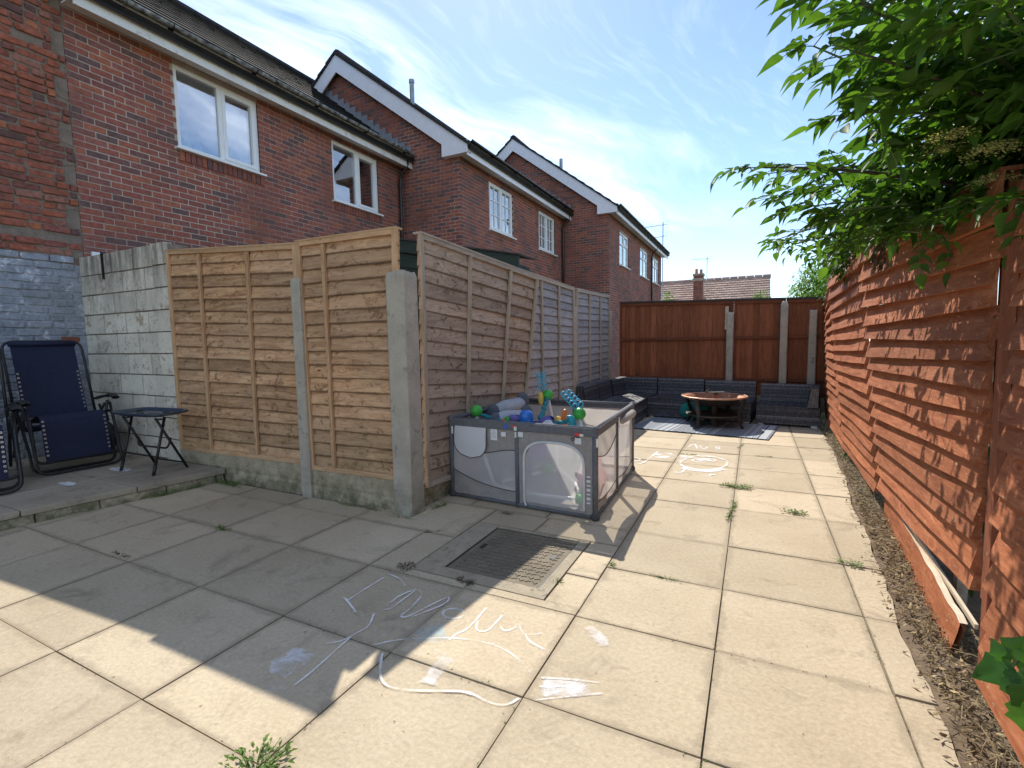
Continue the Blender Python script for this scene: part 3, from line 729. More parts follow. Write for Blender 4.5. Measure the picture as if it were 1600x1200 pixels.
def flashing(h, xf, y0, xlo, xhi):
    """stepped lead where the lower roof (facade plane xf) meets the gable wall at y0"""
    b = MB(); x = xhi; st = .17
    while x > xlo:
        z = roof_z(x, xf)-.04
        b.box((x-st, y0-.030, z-.02), (x-.004, y0-.014, z+.19+st*TANP*.5)); x -= st
    b.build('stepped_flashing', M_lead, h)
def downpipe(h, x, y, ztop, zbot, off=.16):
    b = MB(); b.tube([(x+off+.1, y, ztop+.02), (x+off+.1, y, ztop-.10), (x+off*.75, y, ztop-.22), (x+.07, y, ztop-.38), (x+.07, y, ztop-.5), (x+.07, y, zbot)], .034, 10)
    o = b.build('downpipe', M_black, h, smooth=True)
    c = MB(); c.tube([(x+.07, y, ztop-.52), (x+.07, y, ztop-.42)], .042, 10); c.tube([(x+off+.1, y, ztop-.06), (x+off+.1, y, ztop+.03)], .044, 10)
    for z in (ztop-1.2, ztop-2.6): c.tube([(x+.07, y, z), (x+.07, y, z+.04)], .042, 10)
    c.build('pipe_collars', M_black, o)

# house 1
H1, F1 = house(1, 'nearest brick house with flaking white soffit and two plain casement windows', -7.0, 2.944, 8.835,
               [(1.155, 2.385, 3.965, 5.05), (3.87, 5.08, 3.935, 5.02)], 'casement', None, 300, 0)
eaves(H1, -7.0, 2.944, 8.835-.02, M_whiteold, M_whiteold, M_gutold)
roof(H1, -7.0, 2.80, 8.80, M_tile, M_tile_i, 290)
MB().hexa([(-10.15+.95, 8.8, 7.835-.72-.05), (-10.15, 8.8, 7.835-.05), (-10.15, 10.6, 7.835-.05), (-10.15+.95, 10.6, 7.835-.72-.05), (-10.15+.95, 8.8, 7.835-.72+.02), (-10.15, 8.8, 7.835+.02), (-10.15, 10.6, 7.835+.02), (-10.15+.95, 10.6, 7.835-.72+.02)]).tube([(-10.15, 8.8, 7.86), (-10.15, 10.6, 7.86)], .11, 8).build('roof_end', M_tile, H1)
downpipe(H1, -7.0, 8.66, EAVE+.02, 0)
MB().box((-6.998, 2.944+.07, 2.30), (-6.97, 2.944+.36, 2.42)).build('vent_cover', M_white, H1)
ws = [c for c in H1.children if c.name.startswith('window')]
b = MB()
for uu in (.14, .30):
    b.lathe([(.0, 0), (.045, 0), (.055, .03), (.05, .10), (.022, .15), (.014, .21), (.02, .24), (0, .245)], F1.p(1.155+.06+uu, 4.02, -.14), 12)
b.build('white_bottles', M_white, ws[0], smooth=True)
drape(ws[1], F1, 4.50, 4.86, 3.95, 5.0, M_curtain)
so = MB()                                                # soldier bricks under the near sills
for hh in ((1.155, 2.385, 3.965), (3.87, 5.08, 3.935)):
    u = hh[0]
    while u < hh[1]:
        so.beam(F1.p(u+.006, hh[2]-.10, .004), F1.p(u+.069, hh[2]-.10, .004), F1.n*.03, V((0, 0, .13))); u += .075
so.build('sill_bricks', M_brick_i, H1, kind='stuff')
# house 2
H2, F2 = house(2, 'middle brick house stepped forward with white barred georgian windows', -5.52, 8.835, 14.92,
               [(1.22, 2.45, 3.87, 4.96), (4.10, 5.33, 3.87, 4.96)], 'georgian', -7.0, 0, 300)
eaves(H2, -5.52, 8.70, 14.90, M_barge, M_white, M_black)
roof(H2, -5.52, 8.70, 14.88, M_tile, M_tile_i, 0)
gable_trim(H2, -5.52, 8.835, .0); flashing(H2, -7.0, 8.835, -9.3, -6.72)
downpipe(H2, -5.52, 14.72, EAVE+.02, 0)
MB().tube([(-7.02, 9.3, 6.5), (-7.02, 9.3, 7.12)], .05, 12).tube([(-7.02, 9.3, 7.10), (-7.02, 9.3, 7.17)], .062, 12).build('flue_pipe', M_metal, H2, smooth=False)
for w in [c for c in H2.children if c.name.startswith('window')][:1]:
    drape(w, F2, 1.25, 2.42, 3.9, 4.95, M_net, 'net_curtain')
# house 3
H3, F3 = house(3, 'farthest brick house of the row with three white top light windows', -4.03, 14.92, 24.2,
               [(1.27, 2.53, 3.74, 4.82), (4.5, 5.95, 3.74, 4.82), (7.15, 8.5, 3.74, 4.82)], 'toplight', -5.6, 0, 0)
eaves(H3, -4.03, 14.78, 24.35, M_barge, M_white, M_black)
roof(H3, -4.03, 14.78, 24.35, M_tile, M_tile_i, 0)
gable_trim(H3, -4.03, 14.92, .0); flashing(H3, -5.52, 14.92, -7.7, -5.25)
downpipe(H3, -4.03, 21.5, EAVE+.02, 0)
MB().tube([(-5.75, 15.4, 6.5), (-5.75, 15.4, 7.16)], .055, 12).build('flue_pipe', M_metal, H3)
for w in [c for c in H3.children if c.name.startswith('window')][:1]:
    drape(w, F3, 1.32, 2.48, 3.78, 4.8, M_net, 'net_curtain')
def aerial(name, label, base, h, arms, s=1.0):
    a = thing(name, label, 'aerial', base); b = MB(); B = V(base)
    b.tube([B, B+V((0, 0, h))], .018*s, 6); b.build('mast', M_metal, a)
    for (z, d, l) in arms:
        d = V(d).normalized(); c = MB(); p = B+V((0, 0, z)); side = d.cross(V((0, 0, 1))).normalized()
        c.tube([p-d*.15*s, p+d*l], .010*s, 5)
        k = 0
        while k*.12*s < l:
            q = p+d*(k*.12*s); c.tube([q-side*.2*s, q+side*.2*s], .006*s, 4); k += 1
        for g in (-.1, .1): c.tube([p-d*.15*s+V((0, 0, g*s))-side*.22*s, p-d*.15*s+V((0, 0, g*s))+side*.22*s], .006*s, 4)
        c.build('antenna', M_metal, a)
aerial('television_aerial', 'thin aerial with two slanted antennas rising beyond the farthest brick house of the row', (-4.5, 27.5, 0), 7.5, [(7.35, (-.9, -.4, -.12), 1.15), (6.75, (-.9, -.4, -.14), 1.1)], 1.5)

# old building at the far left, same wall line: rough old brick above, grey paint below
OB = thing('old_brick_building', 'old building with crumbling red and orange bricks at the left edge', 'building', (-7.0, -3, 0))
FO = Frame((-7.0, -3.0, 0), (0, 1, 0), (1, 0, 0))
b = MB(); core_wall(b, FO, 0, 5.94, 0, 8.2, [], .3); b.box((-13, -3, 0), (-7.31, 2.93, 8.2)); b.build('wall', M_mortold, OB)
obm = []
def oldbrick(mat, sub=3, amp=.11):
    me = cubemesh('brick', mat); bm = bmesh.new(); bm.from_mesh(me)
    bmesh.ops.bevel(bm, geom=list(bm.edges), offset=.09, segments=1, affect='EDGES')
    s = random.uniform(0, 99)
    for v in bm.verts: v.co += V((mnoise.noise(v.co*3+V((s, 0, 0)))*amp*.5, mnoise.noise(v.co*3+V((0, s, 0)))*amp*1.2, mnoise.noise(v.co*3+V((0, 0, s)))*amp*1.6))
    bm.to_mesh(me); bm.free(); return me
obm = [oldbrick(M_brickold) for _ in range(6)]; opm = [oldbrick(M_brickpaint, 3, .08) for _ in range(4)]
MB().beam(FO.p(4.0, 1.18, -.010), FO.p(5.9, 1.18, -.010), FO.n*.028, V((0, 0, 2.12))).build('paint_coat', M_brickpaint, OB)
def tooth(z): return 5.93-(.11 if int(z/.24) % 2 else 0)-.05*mnoise.noise(V((z*2, 0, 0)))
PAINT_TOP = lambda u: 2.32+.06*mnoise.noise(V((u*4, 0, 3)))
for (r0, r1, c, d) in lay(4.1, 5.94, .12, 7.2, bw=.235, bh=.082, jt=.016, jit=1):
    u = (r0+r1)/2; z = (c+d)/2
    if r1 > tooth(z): r1 = tooth(z)
    if r1-r0 < .04: continue
    if 2.46 < z < 2.56 and u > 4.9: continue              # stone band
    painted = z < PAINT_TOP(u) and not (u > 5.75 and abs(z-1.42) < .05)
    if not painted and random.random() < .035: continue   # lost brick
    me = random.choice(opm if painted else obm)
    j = .007 if painted else .014
    piece('painted_brick' if painted else 'brick', me, OB, basis(FO.eu*(r1-r0), FO.n*.08, V((0, 0, d-c)), FO.p((r0+r1)/2, z, -.022+random.uniform(-j, j))) @ Matrix.Rotation(random.uniform(-.02, .02), 4, 'Y'))
MB().beam(FO.p(4.3, 2.51, -.012), FO.p(5.86, 2.50, -.012), FO.n*.03, V((0, 0, .085))).build('stone_band', M_mortold, OB, bev=.006)
b = MB()                                                  # ragged mortar line down the party joint
b.grid(lambda s, t: FO.p(tooth(lerp(2.3, 5.1, t))+.012+s*.02+.01*mnoise.noise(V((t*40, s, 0))), lerp(2.3, 5.1, t), .004+.008*mnoise.noise(V((t*90, s*3, 2)))), 2, 120).build('mortar_joint', M_mortold, OB)

# whitewashed block wall between the patio and the lap fence
BW = thing('block_wall', 'whitewashed concrete block wall with stained top behind the folding table', 'wall', (-6.1, 2.95, .1))
FB = Frame((-7.0, 2.90, 0), (1, 0, 0), (0, -1, 0))
zt = 2.33
b = MB(); b.box((-6.995, 2.905, .0), (-5.245, 3.09, zt-.01)); b.build('mortar_core', M_blockj, BW)
bm_me = []
for k in range(4):
    me = cubemesh('block', M_block); bm = bmesh.new(); bm.from_mesh(me)
    bmesh.ops.bevel(bm, geom=list(bm.edges), offset=.02, segments=1, affect='EDGES')
    for v in bm.verts: v.co += V((mnoise.noise(v.co*4+V((k*9, 0, 0)))*.02, mnoise.noise(v.co*4+V((0, k*7, 0)))*.05, mnoise.noise(v.co*4+V((0, 0, k*5)))*.04))
    bm.to_mesh(me); bm.free(); bm_me.append(me)
z = .11; row = 0; bh = .2225
while z < zt-.05:
    u = -.2 if row % 2 else 0.0
    while u < 1.50:
        a, c = max(u, 0), min(u+.44, 1.50)
        if c-a > .05: piece('block', random.choice(bm_me), BW, basis(FB.eu*(c-a-.020), FB.n*.06, V((0, 0, bh-.014)), FB.p((a+c)/2, z+bh/2, -.022+random.uniform(-.004, .004))))
        u += .44
    w = .25
    piece('block', random.choice(bm_me), BW, basis(FB.eu*(w-.012), FB.n*.08, V((0, 0, bh-.012)), FB.p(1.625, z+bh/2, -.012+random.uniform(-.006, .006))))
    z += bh; row += 1
MB().box((-6.47, 2.868, 2.05), (-6.452, 2.884, 2.32)).box((-6.47, 2.868, 2.31), (-6.452, 3.0, 2.345)).build('steel_strap', M_black, BW)

# ------------------------------------------------------------------ fences
def slat_mesh(mat, seed, wav=.06, n=7, t0=.35, t1=1.0, ends=0.0):
    """unit board: x -.5...5, z 0..1, face towards -y, thin at the top and thick at its lower wavy edge"""
    vs = []; s = seed*13.7
    for i in range(n+1):
        x = -.5+i/n; w = wav*mnoise.noise(V((x*3.5+s, s, 0)))+wav*.5*mnoise.noise(V((x*9+s, 3, s)))
        bow = .35*mnoise.noise(V((x*2+s, 7, 1)))
        vs += [V((x, .0+bow*.2, 1)), V((x, -t0+bow*.2, 1)), V((x, -t1+bow, w)), V((x, -t1+.8+bow, w))]
    fs = []
    for i in range(n):
        for k in range(4): fs.append((i*4+k, i*4+(k+1) % 4, i*4+4+(k+1) % 4, i*4+4+k))
    fs += [(0, 1, 2, 3)[::-1], tuple(n*4+k for k in range(4))]
    b = MB(); b.add(vs, fs); me = b.mesh('slat', mat)
    bm = bmesh.new(); bm.from_mesh(me); bmesh.ops.recalc_face_normals(bm, faces=bm.faces); bm.to_mesh(me); bm.free(); return me
def lap_boards(parent, bl, br, tl, tr, n, meshes, thick, over=1.28, name='slat', jz=.0, jend=0.0, skip=(), tiltj=.0):
    bl, br, tl, tr = map(V, (bl, br, tl, tr))
    for i in range(n):
        if i in skip: continue
        t0 = i/n; a = bl.lerp(tl, t0); c = br.lerp(tr, t0); a2 = bl.lerp(tl, (i+over)/n); c2 = br.lerp(tr, (i+over)/n)
        if i == n-1: a2, c2 = tl, tr
        if jz: a = a+V((0, 0, random.uniform(-jz, jz))); c = c+V((0, 0, random.uniform(-jz, jz)))
        ex = c-a
        if jend:
            e = ex.normalized(); a = a-e*random.uniform(-jend*.3, jend); c = c+e*random.uniform(-jend*.3, jend); ex = c-a
        ez = ((a2-a)+(c2-c))/2; exn = ex.normalized(); ez = ez-exn*ez.dot(exn)
        ey = ez.cross(ex).normalized()*thick
        if tiltj: ez = ez+ey.normalized()*random.uniform(-tiltj, tiltj)
        # keep it rigid: lower edge proud, so the board leans by its own lap
        piece(name, random.choice(meshes), parent, basis(ex, ey, ez, (a+c)/2))
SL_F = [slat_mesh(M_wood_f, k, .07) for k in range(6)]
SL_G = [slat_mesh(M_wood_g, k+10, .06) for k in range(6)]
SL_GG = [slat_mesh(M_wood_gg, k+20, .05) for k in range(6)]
SL_R = [slat_mesh(M_wood_r, k+30, .04, 8, .12) for k in range(8)]
def lap_panel(name, label, bl, br, tl, tr, n, slats, batt, mb, mr, group, frame=.045, dep=.02, gapz=.0, jz=.004, skip=()):
    bl, br, tl, tr = map(V, (bl, br, tl, tr)); ex = (br-bl).normalized(); up = (tl-bl).normalized(); nn = ex.cross(up).normalized()   # nn points away from the yard if ex runs left to right
    nn = -nn if (CAM_POS-bl).dot(nn) < 0 else nn
    t = thing(name, label, 'fence panel', tuple(bl.lerp(br, .5)), 0, group)
    lap_boards(t, bl+up*.01, br+up*.01, tl-up*.02, tr-up*.02, n, slats, .026, jz=jz, skip=skip)
    o = nn*.030
    def bar(nm, p, q, w, mat, dd=o, th=.026):
        e = (q-p).normalized(); s = e.cross(nn).normalized()
        MB().beam(p+dd, q+dd, s*w, nn*th).build(nm, mat, t, bev=.002)
    bar('stile', bl+ex*frame/2, tl+ex*frame/2, frame, mb); bar('stile', br-ex*frame/2, tr-ex*frame/2, frame, mb)
    for f in batt: bar('batten', bl.lerp(br, f)+up*.03, tl.lerp(tr, f)-up*.045, .033, mb, nn*.036, .026)
    nl = MB()
    for f in batt:
        for i in range(n):
            q = bl.lerp(tl, (i+.55)/n).lerp(br.lerp(tr, (i+.55)/n), f)+nn*.050
            for dx in (-.008,): nl.beam(q+ex*dx, q+ex*dx+nn*.003, ex*.006, up*.006)
    nl.build('nail_heads', M_rust, t, kind='stuff')
    upr = (tr-br).normalized()
    bar('top_rail', tl-up*.02+ex*frame, tr-upr*.02-ex*frame, .04, mr); bar('bottom_rail', bl+up*.02+ex*frame, br+upr*.02-ex*frame, .04, mr)
    MB().beam(tl+nn*.01+up*.003, tr+nn*.01+upr*.003, nn*.075, up*.014).build('capping', mr, t)
    return t
FG = 'lap panels of the left fence'
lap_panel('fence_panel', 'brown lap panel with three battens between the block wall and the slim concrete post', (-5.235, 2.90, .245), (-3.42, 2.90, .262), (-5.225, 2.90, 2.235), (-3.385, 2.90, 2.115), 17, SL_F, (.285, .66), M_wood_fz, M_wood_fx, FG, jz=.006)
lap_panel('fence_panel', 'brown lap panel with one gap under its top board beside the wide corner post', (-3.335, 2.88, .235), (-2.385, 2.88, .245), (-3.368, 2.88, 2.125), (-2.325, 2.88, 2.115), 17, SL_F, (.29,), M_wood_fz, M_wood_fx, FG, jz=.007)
lap_panel('fence_panel', 'leaning weathered lap panel slipped out of its post behind the playpen', (-2.285, 3.0, .16), (-2.30, 4.74, .05), (-2.315, 3.055, 2.115), (-2.075, 4.77, 1.955), 17, SL_G, (.345, .70), M_batt_g, M_batt_gy, FG, jz=.006, skip=())
lap_panel('fence_panel', 'upright grey lap panel right behind the leaning one', (-2.33, 4.86, .2), (-2.33, 6.63, .2), (-2.33, 4.86, 2.06), (-2.33, 6.63, 2.02), 17, SL_GG, (.33, .66), M_batt_g, M_batt_gy, FG)
lap_panel('fence_panel', 'farthest grey lap panel above the left arm of the rattan sofa', (-2.33, 6.74, .2), (-2.33, 8.52, .2), (-2.33, 6.74, 2.02), (-2.33, 8.52, 2.05), 17, SL_GG, (.35, .68), M_batt_g, M_batt_gy, FG)
def post(label, p, wx, wy, h, round_=False, bro=False, slot=None):
    x, y = p; t = thing('concrete_post', label, 'fence post', (x, y, 0), 0, 'concrete posts of the fences')
    b = MB(); c = .012; n = 9
    ring = []
    def sec(z, s=1.0): return [(x-wx/2*s+c, y-wy/2*s, z), (x+wx/2*s-c, y-wy/2*s, z), (x+wx/2*s, y-wy/2*s+c, z), (x+wx/2*s, y+wy/2*s-c, z), (x+wx/2*s-c, y+wy/2*s, z), (x-wx/2*s+c, y+wy/2*s, z), (x-wx/2*s, y+wy/2*s-c, z), (x-wx/2*s, y-wy/2*s+c, z)]
    zs = [(-.05, 1), (h*.33, 1), (h*.66, 1), (h-.03 if not round_ else h-.06, 1), (h, .9 if not round_ else .45)]
    if round_: zs.insert(4, (h-.02, .8))
    vs = []
    for z, s in zs:
        for q in sec(z, s): vs.append(V(q)+V((random.uniform(-.003, .003), random.uniform(-.003, .003), random.uniform(-.012, .012)*(bro and z == h))))
    m = len(zs); fs = [(i*8+k, i*8+(k+1) % 8, i*8+8+(k+1) % 8, i*8+8+k) for i in range(m-1) for k in range(8)]+[tuple((m-1)*8+k for k in range(8))]
    b.add(vs, fs); b.build('shaft', M_conc, t)
    return t
post('slim concrete post between the two brown lap panels', (-3.372, 2.865), .108, .11, 1.83)
post('wide concrete corner post where the brown and leaning panels meet', (-2.315, 2.865), .165, .17, 1.80, bro=True)
post('thin concrete post hidden behind the playpen at the end of the leaning panel', (-2.36, 4.80), .10, .09, 1.99)
post('concrete post between the two grey lap panels', (-2.34, 6.685), .11, .10, 1.76)
post('concrete post at the far left corner by the sofa', (-2.36, 8.66), .12, .12, 1.80)
def gboard(label, a, b, z0, z1, n, th=.05):
    a, b, n = V(a), V(b), V(n); t = thing('gravel_board', label, 'gravel board', tuple(a.lerp(b, .5)), 0, 'concrete gravel boards')
    def f(s, tt):
        p = a.lerp(b, s); z = lerp(z0, z1, tt); rec = -.006 if abs((tt*2) % 1-.5) > .46 else 0
        return p+V((0, 0, z))+n*(rec+.004*mnoise.noise(V((s*9*(b-a).length, tt*3, a.x))))
    m = MB(); m.grid(f, 24, 12); m.beam(a.lerp(b, 0)+V((0, 0, (z0+z1)/2))-n*(th/2+.012), b+V((0, 0, (z0+z1)/2))-n*(th/2+.012), n*th, V((0, 0, z1-z0-.004)))
    m.build('board', M_grav, t)
gboard('long gravel board under the brown panel by the patio step', (-5.2, 2.862, 0), (-3.43, 2.862, 0), -.05, .268, (0, -1, 0))
gboard('short gravel board under the brown panel beside the corner post', (-3.315, 2.845, 0), (-2.40, 2.845, 0), -.05, .25, (0, -1, 0))
gboard('gravel board under the leaning panel behind the playpen', (-2.285, 2.93, 0), (-2.285, 4.75, 0), -.05, .185, (1, 0, 0))
gboard('gravel board under the two grey panels', (-2.30, 4.86, 0), (-2.30, 8.6, 0), -.05, .2, (1, 0, 0))

# back fence: vertical boards, rails and dark capping, concrete posts in front
BA, BBv = V((-2.30, 9.16, 0)), V((1.12, 8.86, 0))
bd = (BBv-BA).normalized(); bn = V((bd.y, -bd.x, 0)); bl_ = (BBv-BA).length
def btop(s): return lerp(1.955, 1.845, s/bl_)
def back_panel(label, s0, s1):
    t = thing('board_fence', label, 'fence panel', tuple(BA+bd*((s0+s1)/2)), 0, 'panels of the dark red back fence')
    s = s0; kk = 0
    while s < s1-.02:
        w = min(.098, s1-s); z1 = btop(s)-random.uniform(.02, .03); c = BA+bd*(s+w/2)
        MB().beam(c+V((0, 0, .30))-bn*(.020+.011*(kk % 2)+random.uniform(0, .004)), c+V((0, 0, z1))-bn*(.020+.011*(kk % 2)+random.uniform(0, .004)), bd*(w+(.018 if kk % 2 else -.006)), bn*.012).build('board', M_wood_b, t)
        s += w-.002; kk += 1
    for z, hh in ((1.275, .045), (.58, .045)):
        MB().beam(BA+bd*s0+V((0, 0, z))+bn*.006, BA+bd*s1+V((0, 0, z))+bn*.006, bn*.035, V((0, 0, hh))).build('rail', M_rail_b, t, bev=.003)
    MB().beam(BA+bd*s0+V((0, 0, btop(s0)-.02))+bn*.004, BA+bd*s1+V((0, 0, btop(s1)-.02))+bn*.004, bn*.03, V((0, 0, .05))).build('top_rail', M_rail_b, t)
    MB().beam(BA+bd*s0+V((0, 0, btop(s0)+.018)), BA+bd*s1+V((0, 0, btop(s1)+.018)), bn*.085, V((0, 0, .028))).build('capping', M_cap, t)
    MB().beam(BA+bd*s0+V((0, 0, .14))-bn*.02, BA+bd*s1+V((0, 0, .14))-bn*.02, bn*.05, V((0, 0, .36))).build('gravel_board', M_grav, t)
    for ss in (s0+.02, s1-.02): MB().beam(BA+bd*ss+V((0, 0, .30))+bn*.005, BA+bd*ss+V((0, 0, btop(ss)-.05))+bn*.005, bd*.035, bn*.03).build('stile', M_rail_b, t)
back_panel('wide dark red board panel at the back left of the yard', 0.03, 1.995)
back_panel('narrower dark red board panel between the broken and the rounded post', 2.00, 2.755)
back_panel('narrowest dark red board panel at the back right corner', 2.76, 3.38)
for s, h, lab, rd in ((1.955, 1.70, 'concrete post with a broken tip in front of the dark red back fence', False), (2.74, 1.84, 'tall concrete post with a rounded head at the back fence', True), (3.13, 1.68, 'concrete post at the back fence nearest the red lap fence', False)):
    q = BA+bd*s+bn*.085; post(lab, (q.x, q.y), .105, .10, h, rd, not rd)
m = thing('post_stub', 'splintered piece of timber standing on the broken concrete post', 'timber', tuple(BA+bd*1.90+bn*.05))
MB().beam(BA+bd*1.895+bn*.06+V((0, 0, 1.42)), BA+bd*1.90+bn*.06+V((0, 0, 1.80)), bd*.05, bn*.03).build('splinter', M_split, m)

# right fence of red painted waney boards, each panel leaning a little differently
RG = 'panels of the red painted fence'
def red_panel(label, bl, br, tl, tr, n, skip=(), jz=.008):
    t = thing('red_lap_panel', label, 'fence panel', tuple(V(bl).lerp(V(br), .5)), 0, RG)
    lap_boards(t, bl, br, tl, tr, n, SL_R, .043, over=1.2, jz=jz, jend=.02, skip=skip, tiltj=.004)
    bl, br, tl, tr = map(V, (bl, br, tl, tr)); ex = (br-bl).normalized(); nb = V((.035, 0, 0))
    for f in (.03, .5, .97):
        MB().beam(bl.lerp(br, f)+nb, tl.lerp(tr, f)+nb, ex*.04, V((.03, 0, 0))).build('batten', M_post_r, t)
    MB().beam(tl+V((.01, 0, .01)), tr+V((.01, 0, .01)), V((.06, 0, 0)), V((0, 0, .015))).build('capping', M_post_r, t)
    return t
# as seen from the yard the far end is on the left
red_panel('big red lap panel with peeling lower boards at the middle of the right fence', (.868, 4.26, .18), (.800, 2.375, .29), (.675, 4.25, 1.90), (.800, 2.40, 1.86), 16)
red_panel('second red lap panel from the camera behind the stepped board ends', (.905, 6.08, .10), (.865, 4.33, .13), (.700, 6.08, 1.86), (.685, 4.32, 1.90), 17)
red_panel('third red lap panel beside the bare soil strip', (.975, 7.92, .10), (.91, 6.15, .10), (.89, 7.92, 1.80), (.71, 6.15, 1.86), 17)
red_panel('farthest red lap panel in the shade beside the sofa', (1.08, 9.3, .10), (.985, 7.98, .10), (1.02, 9.3, 1.78), (.90, 7.98, 1.80), 16)
red_panel('nearest red lap panel cut by the right edge of the view', (.775, 2.17, .04), (.715, .55, .04), (.795, 2.17, 1.84), (.735, .55, 1.84), 15, jz=.012)
pt = thing('timber_post', 'red painted timber post with a side batten at the near end of the fence', 'fence post', (.80, 2.27, 0))
MB().beam((.835, 2.275, -.05), (.832, 2.275, 1.80), V((.075, 0, 0)), V((0, .075, 0))).build('post', M_post_r, pt, bev=.003)
MB().beam((.783, 2.262, .02), (.780, 2.262, 1.74), V((.025, 0, 0)), V((0, .045, 0))).build('batten', M_post_r, pt, bev=.002)
MB().beam((.789, 2.312, .30), (.786, 2.312, 1.70), V((.02, 0, 0)), V((0, .028, 0))).build('thin_batten', M_post_r, pt, bev=.002)
# fallen kick board with raw split edge under the big panel
kb = thing('kick_board', 'split red kick board fallen away from the foot of the fence', 'board', (.83, 3.2, 0))
def kick(s, t):
    y = lerp(2.46, 4.20, s); zz = lerp(.0, lerp(.13, .20, s)+.012*mnoise.noise(V((s*14, 0, 0))), t)
    return V((lerp(.74, .862, s)+.03*(1-s)*(t)+.008*mnoise.noise(V((s*6, t, 3))), y, zz-.01))
b = MB(); b.grid(kick, 24, 3); b.grid(lambda s, t: kick(s, t)+V((.018, 0, 0)), 24, 3); b.build('board_face', M_wood_r, kb)
b = MB(); b.grid(lambda s, t: kick(s, 1)+V((lerp(-.002, .024, t), 0, .004+.006*mnoise.noise(V((s*30, t, 0))))), 30, 1)
b.beam(kick(.0, 1)+V((.05, 0, .0)), kick(.62, 1)+V((.012, 0, .02)), V((.012, 0, 0)), V((0, 0, .02))).build('split_edge', M_split, kb)
MB().beam((.90, 2.9, .02), (.90, 2.9, .32), V((.04, 0, 0)), V((0, .05, 0))).build('peg', M_split, kb)

# green shed beyond the fence
sh = thing('green_shed', 'dark green timber shed roof edge rising behind the left fence', 'shed', (-3.3, 5.2, 0))
MB().extr([(-2.54, 5.30, 0), (-4.6, 5.30, 0), (-4.6, 5.30, 2.62), (-2.54, 5.30, 2.20)], (0, .35, 0)).build('body', M_green, sh)
MB().extr([(-2.49, 5.22, 2.285), (-4.75, 5.22, 2.755), (-4.75, 5.22, 2.60), (-2.49, 5.22, 2.135)], (0, .03, 0)).build('fascia_board', M_green, sh)
MB().extr([(-2.47, 5.20, 2.305), (-4.78, 5.20, 2.785), (-4.78, 5.20, 2.765), (-2.47, 5.20, 2.288)], (0, .48, 0)).build('roof', M_cap, sh)
MB().box((-2.53, 5.25, 0), (-2.50, 5.29, 2.14)).build('corner_post', M_green, sh)
MB().extr([(-2.55, 5.275, 2.13), (-4.6, 5.275, 2.55), (-4.6, 5.275, 2.38), (-2.55, 5.275, 1.96)], (0, .02, 0)).build('lower_board', M_green, sh)

# far house beyond the back fence
fh = thing('distant_house', 'distant house with a pale pink tiled roof and brick chimney', 'house', (-2.5, 33, 0))
xa, xb, yr, ye = -9.5, .79, 33.2, 28.6; zr, ze = 4.86, 1.55
b = MB(); b.box((xa+.2, ye+.3, 0), (xb-.15, 37.5, ze+.1)); b.extr([(xb-.15, ye+.3, ze), (xb-.15, yr, zr-.1), (xb-.15, 37.5, ze)], (-.2, 0, 0)); b.build('wall', M_mort, fh)
rf = MB(); rows = 22
for r in range(rows):
    y0, y1 = lerp(ye, yr, r/rows), lerp(ye, yr, (r+1)/rows); z0, z1 = lerp(ze, zr, r/rows), lerp(ze, zr, (r+1)/rows); x = xa; o = .14*(r % 2)
    while x < xb:
        w = min(.28, xb-x); d = random.uniform(0, .012)
        rf.add([(x+.006, y0-.06, z0+.045+d), (x+w-.006, y0-.06, z0+.045+d), (x+w-.006, y1, z1+.015+d), (x+.006, y1, z1+.015+d), (x+.006, y0-.06, z0-.02), (x+w-.006, y0-.06, z0-.02)], [(0, 1, 2, 3), (4, 5, 1, 0)]); x += .28-(.14 if (r % 2 and x == xa) else 0)
ro = MB(); ro.extr([(xa, ye, ze-.05), (xa, yr, zr-.03), (xa, 37.8, ze-.05)], (xb-xa, 0, 0)); rr = ro.build('roof', M_rooffar, fh)
rf.build('roof_tile_courses', M_rooffar, rr, kind='stuff', fix=False)
b = MB(); x = xa
while x < xb-.1: b.tube([(x, yr, zr+.02), (x+.42, yr, zr+.02)], .13, 8); x += .45
b.build('ridge_tiles', M_rooffar, rr)
ch = MB(); ch.box((-3.30, 31.0, 2.9), (-2.76, 31.6, 5.05)).box((-3.35, 30.95, 4.65), (-2.71, 31.65, 4.80)).box((-3.34, 30.96, 4.96), (-2.72, 31.64, 5.07))
cb = ch.build('chimney', M_mort, fh)
Fc = Frame((-3.30, 31.0, 0), (1, 0, 0), (0, -1, 0)); b = MB()
for (p, q, c, d) in lay(0, .54, 2.9, 4.64)+lay(0, .54, 4.81, 4.95): b.beam(Fc.p(p, (c+d)/2, .008), Fc.p(q, (c+d)/2, .008), Fc.n*.03, V((0, 0, d-c)))
b.build('brick_run', M_brick_i, cb, kind='stuff')
for xx, hh in ((-3.16, .32), (-2.90, .28)): MB().lathe([(.10, 0), (.09, .05), (.075, hh*.7), (.09, hh*.8), (.07, hh), (.05, hh)], (xx, 31.3, 5.06), 12).build('chimney_pot', M_terr, cb, smooth=True)
aerial('television_aerial', 'tiny aerial beside the chimney of the distant pink roof', (-2.62, 31.8, 4.1), 2.0, [(1.9, (-.9, -.3, 0), .9)], 1.2)

